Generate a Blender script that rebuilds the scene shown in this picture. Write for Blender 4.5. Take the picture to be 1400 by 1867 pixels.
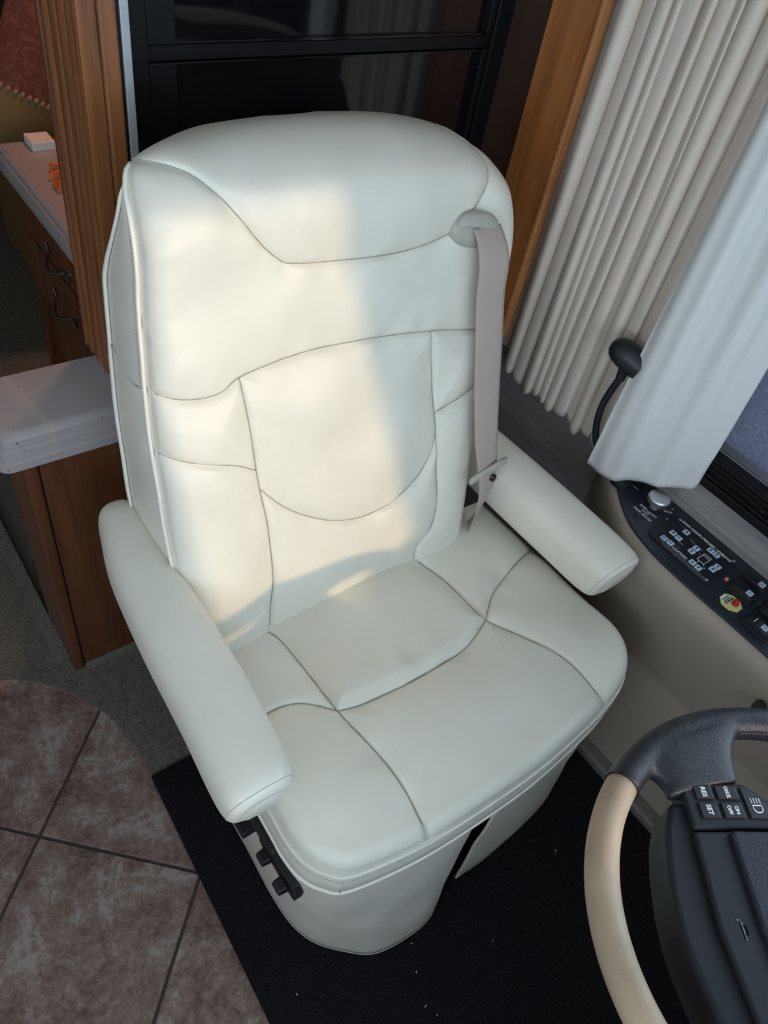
import bpy, bmesh, math, random
import numpy as np
from mathutils import Vector, Matrix

random.seed(7)
rng = np.random.default_rng(7)
for o in list(bpy.data.objects):
    bpy.data.objects.remove(o)
sc = bpy.context.scene
COL = sc.collection

# ------------------------------------------------------------------ camera
cam_d = bpy.data.cameras.new('camera')
cam_d.sensor_fit = 'HORIZONTAL'
cam_d.sensor_width = 36.0
cam_d.lens = 36.0 * 1380.0 / 1400.0
cam_d.clip_start = 0.02
cam = bpy.data.objects.new('camera', cam_d)
COL.objects.link(cam)
down = Vector((-300.0, 1326.5, 1380.0)).normalized()      # world "down" seen in the lens frame (x right, y down, z forward)
zc = -down
fw = Vector((0, 0, 1))
hz = (fw - zc * fw.dot(zc)).normalized()
rt = down.cross(hz)
ax = (rt + hz) / math.sqrt(2)
ay = (hz - rt) / math.sqrt(2)
R3 = Matrix(((ax.x, -ax.y, -ax.z), (ay.x, -ay.y, -ay.z), (zc.x, -zc.y, -zc.z)))
cam.matrix_world = Matrix.Translation((0, 0, 1.55)) @ R3.to_4x4()
sc.camera = cam

# ------------------------------------------------------------------ world, sun, windows' daylight, exposure
sc.view_settings.view_transform = 'Standard'
sc.view_settings.look = 'None'
sc.view_settings.exposure = 0.14
sc.view_settings.gamma = 1.0
sc.view_settings.use_curve_mapping = False
sc.cycles.max_bounces = 7
sc.cycles.use_adaptive_sampling = True
sc.cycles.adaptive_threshold = 0.02
w = bpy.data.worlds.new('sky')
sc.world = w
w.use_nodes = True
bg = w.node_tree.nodes['Background']
bg.inputs['Color'].default_value = (0.67, 0.825, 1.0, 1)
bg.inputs['Strength'].default_value = 4.1

sun_d = bpy.data.lights.new('sun', 'SUN')
sun_d.energy = 1.2
sun_d.color = (1.0, 0.68, 0.36)
sun_d.angle = math.radians(1.3)
sun = bpy.data.objects.new('sun', sun_d)
COL.objects.link(sun)
SUN_TRAVEL = Vector((-0.20, 1.0, -0.42))                    # direction the light travels
sun.rotation_euler = SUN_TRAVEL.to_track_quat('-Z', 'Y').to_euler()


def portal(name, loc, rot, sx, sy):
    d = bpy.data.lights.new(name, 'AREA')
    d.shape = 'RECTANGLE'
    d.size, d.size_y = sx, sy
    d.cycles.is_portal = True
    o = bpy.data.objects.new(name, d)
    COL.objects.link(o)
    o.location = loc
    o.rotation_euler = rot
    return o


portal('windshield_portal', (0, -1.22, 1.48), (math.radians(90), 0, 0), 2.3, 1.06)
portal('side_window_portal', (-1.24, -0.35, 1.3), (math.radians(90), 0, math.radians(-90)), 1.1, 0.8)

portal('driver_window_portal', (1.235, -0.44, 1.17), (math.radians(90), 0, math.radians(90)), 1.12, 0.86)


# ------------------------------------------------------------------ materials
MATS = {}


def nodes_of(name):
    m = bpy.data.materials.new(name)
    m.use_nodes = True
    nt = m.node_tree
    b = nt.nodes['Principled BSDF']
    MATS[name] = m
    return m, nt, b


def coords(nt, scale=(1, 1, 1), rot=(0, 0, 0), gen='Object'):
    tc = nt.nodes.new('ShaderNodeTexCoord')
    mp = nt.nodes.new('ShaderNodeMapping')
    mp.inputs['Scale'].default_value = scale
    mp.inputs['Rotation'].default_value = rot
    nt.links.new(tc.outputs[gen], mp.inputs['Vector'])
    return mp.outputs['Vector']


def noise(nt, vec, scale, detail=4, rough=0.55, dist=0.0):
    n = nt.nodes.new('ShaderNodeTexNoise')
    n.inputs['Scale'].default_value = scale
    n.inputs['Detail'].default_value = detail
    n.inputs['Roughness'].default_value = rough
    n.inputs['Distortion'].default_value = dist
    nt.links.new(vec, n.inputs['Vector'])
    return n.outputs['Fac']


def ramp(nt, fac, stops):
    r = nt.nodes.new('ShaderNodeValToRGB')
    e = r.color_ramp.elements
    while len(e) < len(stops):
        e.new(0.5)
    for el, (p, c) in zip(e, stops):
        el.position = p
        el.color = (c[0], c[1], c[2], 1)
    nt.links.new(fac, r.inputs['Fac'])
    return r.outputs['Color']


def bump(nt, b, fac, strength=0.2, dist=0.002):
    bp = nt.nodes.new('ShaderNodeBump')
    bp.inputs['Strength'].default_value = strength
    bp.inputs['Distance'].default_value = dist
    nt.links.new(fac, bp.inputs['Height'])
    nt.links.new(bp.outputs['Normal'], b.inputs['Normal'])


def plain(name, col, rough=0.5, metal=0.0, grain=None, gstr=0.15, coat=0.0, spec=0.5, var=0.0):
    m, nt, b = nodes_of(name)
    b.inputs['Base Color'].default_value = (*col, 1)
    b.inputs['Roughness'].default_value = rough
    b.inputs['Metallic'].default_value = metal
    b.inputs['Coat Weight'].default_value = coat
    b.inputs['Specular IOR Level'].default_value = spec
    v = coords(nt)
    f = noise(nt, v, grain or 60, 3)
    if var or not grain:
        k = var or 0.05
        lo = [c * (1 - k) for c in col]
        hi = [min(1, c * (1 + k)) for c in col]
        nt.links.new(ramp(nt, f, [(0.3, lo), (0.7, hi)]), b.inputs['Base Color'])
    if grain:
        bump(nt, b, f, gstr, 0.001)
    return m


def leather(name, col, rough=0.42, grain=900, gstr=0.10, var=0.03, spec=0.35):
    m, nt, b = nodes_of(name)
    v = coords(nt)
    vo = nt.nodes.new('ShaderNodeTexVoronoi')
    vo.inputs['Scale'].default_value = grain
    vo.feature = 'DISTANCE_TO_EDGE'
    nt.links.new(v, vo.inputs['Vector'])
    f2 = noise(nt, v, 14, 4)
    lo = [c * (1 - var) for c in col]
    hi = [min(1, c * (1 + var)) for c in col]
    nt.links.new(ramp(nt, f2, [(0.3, lo), (0.7, hi)]), b.inputs['Base Color'])
    b.inputs['Roughness'].default_value = rough
    b.inputs['Specular IOR Level'].default_value = spec
    bump(nt, b, vo.outputs['Distance'], gstr, 0.0015)
    return m


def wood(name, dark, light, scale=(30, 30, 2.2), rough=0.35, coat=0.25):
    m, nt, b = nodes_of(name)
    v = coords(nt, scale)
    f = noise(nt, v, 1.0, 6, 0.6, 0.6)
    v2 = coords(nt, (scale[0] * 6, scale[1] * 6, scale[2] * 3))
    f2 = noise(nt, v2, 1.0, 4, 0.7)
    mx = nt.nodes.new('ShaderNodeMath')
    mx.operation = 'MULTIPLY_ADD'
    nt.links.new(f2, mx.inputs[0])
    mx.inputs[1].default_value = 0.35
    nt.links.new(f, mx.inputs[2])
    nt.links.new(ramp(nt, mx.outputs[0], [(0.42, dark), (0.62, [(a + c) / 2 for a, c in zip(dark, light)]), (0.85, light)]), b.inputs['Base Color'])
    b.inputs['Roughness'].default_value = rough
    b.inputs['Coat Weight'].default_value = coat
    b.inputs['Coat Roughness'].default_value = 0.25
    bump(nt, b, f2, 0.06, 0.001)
    return m


def speckled(name, base, spots, rough=0.3):
    m, nt, b = nodes_of(name)
    v = coords(nt)
    vo = nt.nodes.new('ShaderNodeTexVoronoi')
    vo.inputs['Scale'].default_value = 95
    nt.links.new(v, vo.inputs['Vector'])
    c1 = ramp(nt, vo.outputs['Distance'], [(0.12, spots), (0.2, base)])
    n2 = noise(nt, v, 60, 2)
    gate = ramp(nt, n2, [(0.56, (0, 0, 0)), (0.6, (1, 1, 1))])
    mx = nt.nodes.new('ShaderNodeMix')
    mx.data_type = 'RGBA'
    nt.links.new(gate, mx.inputs['Factor'])
    mx.inputs['A'].default_value = (*base, 1)
    nt.links.new(c1, mx.inputs['B'])
    nt.links.new(mx.outputs['Result'], b.inputs['Base Color'])
    b.inputs['Roughness'].default_value = rough
    return m


def tile_mat():
    m, nt, b = nodes_of('tile_stone')
    v = coords(nt, gen='Object')
    a = noise(nt, v, 9, 8, 0.68, 1.2)
    c = noise(nt, v, 80, 6, 0.75, 0.8)
    mx = nt.nodes.new('ShaderNodeMath')
    mx.operation = 'MULTIPLY_ADD'
    nt.links.new(c, mx.inputs[0])
    mx.inputs[1].default_value = 0.75
    nt.links.new(a, mx.inputs[2])
    col = ramp(nt, mx.outputs[0], [(0.64, (0.075, 0.042, 0.032)), (0.78, (0.18, 0.110, 0.086)), (0.92, (0.26, 0.185, 0.152)), (1.0, (0.34, 0.29, 0.255))])
    nt.links.new(col, b.inputs['Base Color'])
    b.inputs['Roughness'].default_value = 0.5
    bump(nt, b, mx.outputs[0], 0.25, 0.004)
    return m


def carpet_mat():
    m, nt, b = nodes_of('carpet_pile')
    v = coords(nt)
    a = noise(nt, v, 420, 3, 0.7)
    vo = nt.nodes.new('ShaderNodeTexVoronoi')
    vo.feature = 'DISTANCE_TO_EDGE'
    vo.inputs['Scale'].default_value = 40
    wv = nt.nodes.new('ShaderNodeVectorMath')
    wv.operation = 'ADD'
    nn = nt.nodes.new('ShaderNodeTexNoise')
    nn.inputs['Scale'].default_value = 60
    nt.links.new(v, nn.inputs['Vector'])
    sc2 = nt.nodes.new('ShaderNodeVectorMath')
    sc2.operation = 'SCALE'
    sc2.inputs['Scale'].default_value = 0.03
    nt.links.new(nn.outputs['Color'], sc2.inputs[0])
    nt.links.new(v, wv.inputs[0])
    nt.links.new(sc2.outputs[0], wv.inputs[1])
    nt.links.new(wv.outputs[0], vo.inputs['Vector'])
    crack = ramp(nt, vo.outputs['Distance'], [(0.0, (0.25, 0.25, 0.25)), (0.06, (1, 1, 1))])
    fib = ramp(nt, a, [(0.3, (0.10, 0.092, 0.072)), (0.7, (0.26, 0.245, 0.20))])
    mx = nt.nodes.new('ShaderNodeMix')
    mx.data_type = 'RGBA'
    mx.blend_type = 'MULTIPLY'
    mx.inputs['Factor'].default_value = 0.5
    nt.links.new(fib, mx.inputs['A'])
    nt.links.new(crack, mx.inputs['B'])
    nt.links.new(mx.outputs['Result'], b.inputs['Base Color'])
    b.inputs['Roughness'].default_value = 1.0
    b.inputs['Specular IOR Level'].default_value = 0.1
    bump(nt, b, a, 0.8, 0.004)
    return m


def mat_mat():
    m, nt, b = nodes_of('black_mat_pile')
    v = coords(nt)
    a = noise(nt, v, 350, 3, 0.75)
    c = noise(nt, v, 25, 3)
    nt.links.new(ramp(nt, a, [(0.35, (0.006, 0.006, 0.007)), (0.75, (0.030, 0.030, 0.034))]), b.inputs['Base Color'])
    b.inputs['Roughness'].default_value = 1.0
    b.inputs['Specular IOR Level'].default_value = 0.08
    bump(nt, b, a, 0.9, 0.004)
    return m


def laminate_mat():
    m, nt, b = nodes_of('grey_laminate')
    v = coords(nt, (40, 3, 40))
    f = noise(nt, v, 2.2, 6, 0.65, 0.4)
    nt.links.new(ramp(nt, f, [(0.3, (0.25, 0.23, 0.22)), (0.55, (0.36, 0.34, 0.33)), (0.75, (0.46, 0.44, 0.43))]), b.inputs['Base Color'])
    b.inputs['Roughness'].default_value = 0.45
    bump(nt, b, f, 0.08, 0.001)
    return m


def cloth(name, col, trans=0.35, grain=700):
    m, nt, b = nodes_of(name)
    v = coords(nt)
    f = noise(nt, v, grain, 2)
    lo = [c * 0.96 for c in col]
    nt.links.new(ramp(nt, f, [(0.3, lo), (0.7, col)]), b.inputs['Base Color'])
    b.inputs['Roughness'].default_value = 0.75
    b.inputs['Specular IOR Level'].default_value = 0.2
    b.inputs['Sheen Weight'].default_value = 0.15
    bump(nt, b, f, 0.12, 0.001)
    tr = nt.nodes.new('ShaderNodeBsdfTranslucent')
    tr.inputs['Color'].default_value = (*col, 1)
    mx = nt.nodes.new('ShaderNodeMixShader')
    mx.inputs['Fac'].default_value = trans
    out = nt.nodes['Material Output']
    nt.links.new(b.outputs['BSDF'], mx.inputs[1])
    nt.links.new(tr.outputs['BSDF'], mx.inputs[2])
    nt.links.new(mx.outputs['Shader'], out.inputs['Surface'])
    return m


def shade_mat():
    m, nt, b = nodes_of('grey_mesh_shade')
    v = coords(nt)
    f = noise(nt, v, 330, 2, 0.6)
    f2 = noise(nt, v, 26, 3, 0.6)
    nt.links.new(ramp(nt, f, [(0.35, (0.20, 0.21, 0.26)), (0.6, (0.30, 0.31, 0.37)), (0.8, (0.5, 0.51, 0.57))]), b.inputs['Base Color'])
    b.inputs['Roughness'].default_value = 0.9
    tr = nt.nodes.new('ShaderNodeBsdfTranslucent')
    nt.links.new(ramp(nt, f, [(0.35, (0.19, 0.195, 0.235)), (0.8, (0.40, 0.405, 0.46))]), tr.inputs['Color'])
    mx = nt.nodes.new('ShaderNodeMixShader')
    mx.inputs['Fac'].default_value = 0.5
    out = nt.nodes['Material Output']
    nt.links.new(b.outputs['BSDF'], mx.inputs[1])
    nt.links.new(tr.outputs['BSDF'], mx.inputs[2])
    nt.links.new(mx.outputs['Shader'], out.inputs['Surface'])
    return m


def glass_mat():
    m, nt, b = nodes_of('clear_glass')
    out = nt.nodes['Material Output']
    gl = nt.nodes.new('ShaderNodeBsdfGlossy')
    gl.inputs['Roughness'].default_value = 0.02
    tp = nt.nodes.new('ShaderNodeBsdfTransparent')
    tp.inputs['Color'].default_value = (0.93, 0.95, 0.96, 1)
    fr = nt.nodes.new('ShaderNodeFresnel')
    fr.inputs['IOR'].default_value = 1.3
    mx = nt.nodes.new('ShaderNodeMixShader')
    nt.links.new(fr.outputs['Fac'], mx.inputs['Fac'])
    nt.links.new(tp.outputs['BSDF'], mx.inputs[1])
    nt.links.new(gl.outputs['BSDF'], mx.inputs[2])
    nt.links.new(mx.outputs['Shader'], out.inputs['Surface'])
    return m


def brocade_mat():
    m, nt, b = nodes_of('brown_brocade')
    v = coords(nt)
    wv = nt.nodes.new('ShaderNodeTexWave')
    wv.wave_type = 'RINGS'
    wv.inputs['Scale'].default_value = 11
    wv.inputs['Distortion'].default_value = 14
    wv.inputs['Detail'].default_value = 3
    wv.inputs['Detail Scale'].default_value = 3
    nt.links.new(v, wv.inputs['Vector'])
    nt.links.new(ramp(nt, wv.outputs['Fac'], [(0.50, (0.13, 0.036, 0.02)), (0.85, (0.15, 0.045, 0.026)), (0.97, (0.19, 0.07, 0.04))]), b.inputs['Base Color'])
    b.inputs['Roughness'].default_value = 0.8
    return m


WHITE = leather('ivory_leather', (0.79, 0.755, 0.645), 0.42, 700, 0.12, spec=0.5)
PIPE = plain('ivory_piping', (0.82, 0.79, 0.70), 0.45, grain=400, gstr=0.05)
THREAD = plain('thread', (0.62, 0.60, 0.53), 0.7)
SKIRT = leather('ivory_skirt_vinyl', (0.74, 0.70, 0.61), 0.45, 700, 0.12)
BLACK_GLOSS = plain('black_gloss', (0.005, 0.005, 0.006), 0.06, spec=0.85)
BLACK_FRAME = plain('black_frame', (0.006, 0.006, 0.007), 0.40, spec=0.3)
BLACK_PLASTIC = plain('black_plastic', (0.013, 0.014, 0.017), 0.42, grain=500, gstr=0.10)
BLACK_SATIN = plain('black_satin', (0.013, 0.015, 0.019), 0.42, spec=0.4)
NAVY_PANEL = plain('black_switch_panel', (0.020, 0.024, 0.034), 0.42, grain=900, gstr=0.06)
BLACK_LEATHER = leather('black_leather', (0.020, 0.022, 0.027), 0.40, 420, 0.35, 0.08, 0.5)
HUB_LEATHER = leather('black_pad', (0.018, 0.021, 0.030), 0.5, 330, 0.5, 0.08, 0.4)
HUB_PLASTIC = plain('charcoal_hub', (0.013, 0.015, 0.019), 0.48, grain=700, gstr=0.08, spec=0.35)
TAN_LEATHER = leather('tan_leather', (0.43, 0.325, 0.225), 0.5, 500, 0.18, 0.20, 0.3)
WOOD = wood('cherry_wood', (0.095, 0.029, 0.010), (0.33, 0.125, 0.042))
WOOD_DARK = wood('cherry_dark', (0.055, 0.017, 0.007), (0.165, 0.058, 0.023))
WOOD_FASCIA = wood('cherry_fascia', (0.27, 0.080, 0.022), (0.50, 0.185, 0.052))
WOOD_FASCIA_LIT = wood('cherry_fascia_lit', (0.30, 0.10, 0.030), (0.62, 0.28, 0.10))  # lighter copy of the fascia wood, its brighter lighting put into the colour
COUNTER = speckled('speckled_counter', (0.36, 0.325, 0.315), (0.07, 0.055, 0.05))
ALU = plain('aluminium', (0.55, 0.57, 0.58), 0.4, metal=0.6)
CHROME = plain('brushed_metal', (0.68, 0.68, 0.70), 0.42, metal=1.0)
PEWTER = plain('pewter', (0.16, 0.16, 0.15), 0.35, metal=0.9)
BEIGE = plain('beige_vinyl', (0.37, 0.305, 0.245), 0.55, grain=600, gstr=0.06)
BEIGE_TRIM = plain('grey_trim', (0.17, 0.15, 0.135), 0.6)
BELT_GREY = plain('belt_plastic', (0.43, 0.41, 0.35), 0.45)
BELT_CLOTH = cloth('belt_webbing', (0.48, 0.395, 0.335), 0.05, 900)
CURTAIN = cloth('curtain_cloth', (0.93, 0.815, 0.70), 0.25)
CURTAIN_LIT = cloth('curtain_cloth_lit', (0.95, 0.945, 0.92), 0.42)  # whiter copy of the curtain cloth, window light put into the colour
LAM = laminate_mat()
TILE = tile_mat()
GROUT = plain('grout', (0.055, 0.042, 0.035), 0.9, grain=300)
CARPET = carpet_mat()
MATM = mat_mat()
SHADE = shade_mat()
GLASS = glass_mat()
BROCADE = brocade_mat()
GOLD = plain('gold_fabric', (0.20, 0.125, 0.04), 0.75, grain=500, gstr=0.3)
ROPE = plain('rope_cord', (0.34, 0.22, 0.12), 0.7)
WALLM = plain('cream_wall', (0.62, 0.57, 0.50), 0.8)
DARKWALL = plain('dark_wall', (0.035, 0.029, 0.024), 0.85)
CEILM = plain('ceiling_cloth', (0.70, 0.67, 0.61), 0.9)
DASHM = plain('dash_vinyl', (0.16, 0.14, 0.125), 0.6, grain=500)
PRINT = plain('white_print', (0.80, 0.82, 0.84), 0.6)
PRINT_DIM = plain('grey_print', (0.22, 0.24, 0.26), 0.6)
KEY = plain('pale_blue_key', (0.55, 0.66, 0.80), 0.5)
NAVY_INK = plain('navy_ink', (0.01, 0.015, 0.06), 0.6)
YELLOW = plain('yellow_plate', (0.72, 0.68, 0.26), 0.45)
RED = plain('red_button', (0.42, 0.02, 0.015), 0.3)
PINK = plain('pink_lens', (0.55, 0.18, 0.18), 0.35)
PAPER = plain('paper_white', (0.75, 0.70, 0.66), 0.8)
ORANGE = plain('orange_print', (0.60, 0.16, 0.05), 0.6, grain=60, var=0.5)
MAROON = plain('maroon_strap', (0.16, 0.01, 0.012), 0.7)
PEDAL = plain('grey_pedal', (0.10, 0.10, 0.10), 0.6)


# ------------------------------------------------------------------ mesh helpers
class G:
    def __init__(s):
        s.v, s.f = [], []

    def add(s, vs, fs):
        b = len(s.v)
        s.v += [tuple(map(float, p)) for p in vs]
        s.f += [tuple(i + b for i in q) for q in fs]

    def box(s, x0, x1, y0, y1, z0, z1, M=None):
        p = [Vector(c) for c in ((x0, y0, z0), (x1, y0, z0), (x1, y1, z0), (x0, y1, z0), (x0, y0, z1), (x1, y0, z1), (x1, y1, z1), (x0, y1, z1))]
        if M:
            p = [M @ q for q in p]
        s.add(p, [(0, 3, 2, 1), (4, 5, 6, 7), (0, 1, 5, 4), (1, 2, 6, 5), (2, 3, 7, 6), (3, 0, 4, 7)])
        return s

    def prism(s, poly, z0, z1, M=None, top_inset=0.0):
        n = len(poly)
        c = (sum(p[0] for p in poly) / n, sum(p[1] for p in poly) / n)
        k = 1 - top_inset
        lo = [Vector((p[0], p[1], z0)) for p in poly]
        hi = [Vector((c[0] + (p[0] - c[0]) * k, c[1] + (p[1] - c[1]) * k, z1)) for p in poly]
        pts = lo + hi
        if M:
            pts = [M @ q for q in pts]
        area = sum(poly[i][0] * poly[(i + 1) % n][1] - poly[(i + 1) % n][0] * poly[i][1] for i in range(n))
        fs = [tuple(range(n - 1, -1, -1)), tuple(range(n, 2 * n))] + [(i, (i + 1) % n, n + (i + 1) % n, n + i) for i in range(n)]
        if area < 0:
            fs = [tuple(reversed(q)) for q in fs]
        s.add(pts, fs)
        return s

    def rings(s, rings, close=True, cap0=True, cap1=True):
        n = len(rings[0])
        vs = [p for r in rings for p in r]
        fs = []
        for k in range(len(rings) - 1):
            for i in range(n if close else n - 1):
                j = (i + 1) % n
                fs.append((k * n + i, k * n + j, (k + 1) * n + j, (k + 1) * n + i))
        if cap0:
            fs.append(tuple(range(n - 1, -1, -1)))
        if cap1:
            fs.append(tuple(range((len(rings) - 1) * n, len(rings) * n)))
        s.add(vs, fs)
        return s

    def tube(s, path, rad, n=10, cap=True, closed=False):
        path = [Vector(p) for p in path]
        m = len(path)
        rads = rad if isinstance(rad, (list, tuple)) else [rad] * m
        rings = []
        prev = None
        for i, p in enumerate(path):
            if closed:
                t = (path[(i + 1) % m] - path[i - 1]).normalized()
            else:
                t = (path[min(i + 1, m - 1)] - path[max(i - 1, 0)]).normalized()
            if prev is None:
                a = Vector((0, 0, 1)) if abs(t.z) < 0.9 else Vector((1, 0, 0))
                u = t.cross(a).normalized()
            else:
                u = (prev - t * prev.dot(t)).normalized()
            prev = u
            v = t.cross(u)
            rings.append([p + (u * math.cos(2 * math.pi * k / n) + v * math.sin(2 * math.pi * k / n)) * rads[i] for k in range(n)])
        if closed:
            rings.append(rings[0])
        s.rings(rings, True, cap and not closed, cap and not closed)
        return s

    def lathe(s, prof, n=24, M=None):
        rings = []
        for r, z in prof:
            ring = [Vector((r * math.cos(2 * math.pi * k / n), r * math.sin(2 * math.pi * k / n), z)) for k in range(n)]
            if M:
                ring = [M @ q for q in ring]
            rings.append(ring)
        s.rings(rings, True, True, True)
        return s

    def grid(s, P):
        P = np.asarray(P)
        a, b = P.shape[:2]
        s.add(P.reshape(-1, 3), [(i * b + j, i * b + j + 1, (i + 1) * b + j + 1, (i + 1) * b + j) for i in range(a - 1) for j in range(b - 1)])
        return s

    def build(s, name, mat, parent=None, smooth=None, bev=0.0, seg=2, solid=0.0):
        me = bpy.data.meshes.new(name)
        me.from_pydata(s.v, [], s.f)
        me.update()
        return mobj(name, me, mat, parent, smooth, bev, seg, solid)


def mobj(name, me, mat, parent=None, smooth=None, bev=0.0, seg=2, solid=0.0):
    if mat:
        me.materials.append(mat)
    if smooth is not None:
        me.polygons.foreach_set('use_smooth', [True] * len(me.polygons))
        if smooth < 180:
            me.set_sharp_from_angle(angle=math.radians(smooth))
    o = bpy.data.objects.new(name, me)
    COL.objects.link(o)
    if parent:
        o.parent = parent
        o.matrix_parent_inverse = parent_world(parent).inverted()
    if bev:
        md = o.modifiers.new('bevel', 'BEVEL')
        md.width = bev
        md.segments = seg
        md.limit_method = 'ANGLE'
        md.angle_limit = math.radians(35)
    if solid:
        md = o.modifiers.new('solid', 'SOLIDIFY')
        md.thickness = solid
        md.offset = 0
    return o


def parent_world(p):
    m = p.matrix_basis.copy()
    while p.parent:
        m = p.parent.matrix_basis @ p.matrix_parent_inverse @ m
        p = p.parent
    return m


def thing(name, label, cat, loc, group=None):
    o = bpy.data.objects.new(name, None)
    COL.objects.link(o)
    o.location = loc
    o.empty_display_size = 0.05
    o['label'] = label
    o['category'] = cat
    if group:
        o['group'] = group
    return o


def tag(o, label, cat=None, group=None, kind=None):
    if label:
        o['label'] = label
    if cat:
        o['category'] = cat
    if group:
        o['group'] = group
    if kind:
        o['kind'] = kind
    return o


def struct(o, label, cat):
    return tag(o, label, cat, None, 'structure')


def bx(name, x0, x1, y0, y1, z0, z1, mat, parent=None, bev=0.0, seg=2):
    return G().box(x0, x1, y0, y1, z0, z1).build(name, mat, parent, None, bev, seg)


def frame(origin, X, Y):
    X = Vector(X).normalized()
    Y = Vector(Y).normalized()
    Z = X.cross(Y)
    return Matrix(((X.x, Y.x, Z.x, origin[0]), (X.y, Y.y, Z.y, origin[1]), (X.z, Y.z, Z.z, origin[2]), (0, 0, 0, 1)))


def text(s, size, M, mat, parent, name='lettering', depth=0.0002, width=None, align='CENTER', bold=0.0):
    cu = bpy.data.curves.new('lettering', 'FONT')
    cu.body = s
    cu.size = size
    cu.extrude = depth
    cu.offset = bold
    cu.align_x = align
    cu.align_y = 'CENTER'
    cu.resolution_u = 2
    tmp = bpy.data.objects.new('tmp', cu)
    COL.objects.link(tmp)
    dg = bpy.context.evaluated_depsgraph_get()
    me = bpy.data.meshes.new_from_object(tmp.evaluated_get(dg))
    bpy.data.objects.remove(tmp)
    bpy.data.curves.remove(cu)
    if width and len(me.vertices):
        xs = [v.co.x for v in me.vertices]
        k = width / (max(xs) - min(xs))
        for v in me.vertices:
            v.co.x *= k
    me.transform(M)
    me.materials.clear()
    return mobj(name, me, mat, parent)


def cr(pts, per=8):
    """Catmull-Rom through points (any dimension), resampled."""
    P = np.array(pts, float)
    Q = np.vstack([2 * P[0] - P[1], P, 2 * P[-1] - P[-2]])
    out = []
    for i in range(1, len(Q) - 2):
        p0, p1, p2, p3 = Q[i - 1], Q[i], Q[i + 1], Q[i + 2]
        for k in range(per):
            t = k / per
            out.append(0.5 * ((2 * p1) + (-p0 + p2) * t + (2 * p0 - 5 * p1 + 4 * p2 - p3) * t * t + (-p0 + 3 * p1 - 3 * p2 + p3) * t ** 3))
    out.append(P[-1])
    return np.array(out)


def dist_poly(P, line):
    """distance of points P (...,2) to a polyline, and signed run along it"""
    shp = P.shape[:-1]
    Q = P.reshape(-1, 2)
    best = np.full(len(Q), 1e9)
    for a, b in zip(line[:-1], line[1:]):
        ab = b - a
        L = ab @ ab + 1e-12
        t = np.clip(((Q - a) @ ab) / L, 0, 1)
        d = np.hypot(*(Q - a - t[:, None] * ab).T)
        best = np.minimum(best, d)
    return best.reshape(shp)


def in_poly(P, poly):
    x, y = P[..., 0], P[..., 1]
    r = np.zeros(x.shape, bool)
    n = len(poly)
    for i in range(n):
        x0, y0 = poly[i]
        x1, y1 = poly[(i + 1) % n]
        c = ((y0 > y) != (y1 > y)) & (x < (x1 - x0) * (y - y0) / (y1 - y0 + 1e-15) + x0)
        r ^= c
    return r


def sm(a, b, x):
    t = np.clip((x - a) / (b - a), 0, 1)
    return t * t * (3 - 2 * t)


def soft(P, seed, scale, n=10):
    """smooth pseudo noise on 2-d points"""
    r = np.random.default_rng(seed)
    s = np.zeros(P.shape[:-1])
    for i in range(n):
        th = r.uniform(0, 2 * math.pi)
        k = scale * r.uniform(0.6, 1.8)
        s += np.sin((P[..., 0] * math.cos(th) + P[..., 1] * math.sin(th)) * k + r.uniform(0, 6.28))
    return s / math.sqrt(n)


def vnormals(V, F):
    N = np.zeros_like(V)
    F = np.asarray(F)
    n = np.cross(V[F[:, 2]] - V[F[:, 0]], V[F[:, 3]] - V[F[:, 1]])
    for k in range(4):
        np.add.at(N, F[:, k], n)
    return N / (np.linalg.norm(N, axis=1, keepdims=True) + 1e-12)


def panels_from_grid(W, region, names, mat, parent):
    """split one smooth grid W (a,b,3) into panel meshes by the face region ids"""
    a, b = W.shape[:2]
    V = W.reshape(-1, 3)
    idx = np.arange(a * b).reshape(a, b)
    F = np.stack([idx[:-1, :-1], idx[:-1, 1:], idx[1:, 1:], idx[1:, :-1]], -1).reshape(-1, 4)
    N = vnormals(V, F)
    reg = region.reshape(-1)
    objs = []
    for k, nm in enumerate(names):
        fk = F[reg == k]
        if not len(fk):
            continue
        u, inv = np.unique(fk, return_inverse=True)
        me = bpy.data.meshes.new(nm)
        me.from_pydata(V[u].tolist(), [], inv.reshape(-1, 4).tolist())
        me.update()
        o = mobj(nm, me, mat, parent, 180)
        me.normals_split_custom_set_from_vertices(N[u].tolist())
        objs.append(o)
    return objs

# ================================================================== THE ROOM
# ---- floor: grout bed, diagonal stone tiles, carpet, black mat
floor = bx('floor', -1.25, 1.25, -1.25, 4.0, -0.03, -0.003, GROUT)
struct(floor, 'tiled cab floor with dark grout lines', 'floor')
TS = 0.3154
S2 = math.sqrt(0.5)
A2, B2 = Vector((S2, -S2, 0)), Vector((S2, S2, 0))
org = Vector((-0.017, 0.695, 0))
g0 = 0.0028
tile_me = None
for i in range(-3, 4):
    for j in range(-4, 2):
        c = org + A2 * TS * (i + 0.5) + B2 * TS * (j + 0.5)
        if not (-0.75 < c.x < 0.45 and -0.25 < c.y < 1.25):
            continue
        h = TS / 2 - g0
        o = G().box(-h, h, -h, h, -0.006, 0.0).build('tile', TILE, None, None, 0.0016, 2)
        o.location = c
        o.rotation_euler = (0, 0, -math.pi / 4 + (math.pi / 2) * ((i * 3 + j * 5) % 4))
        o.parent = floor

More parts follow.
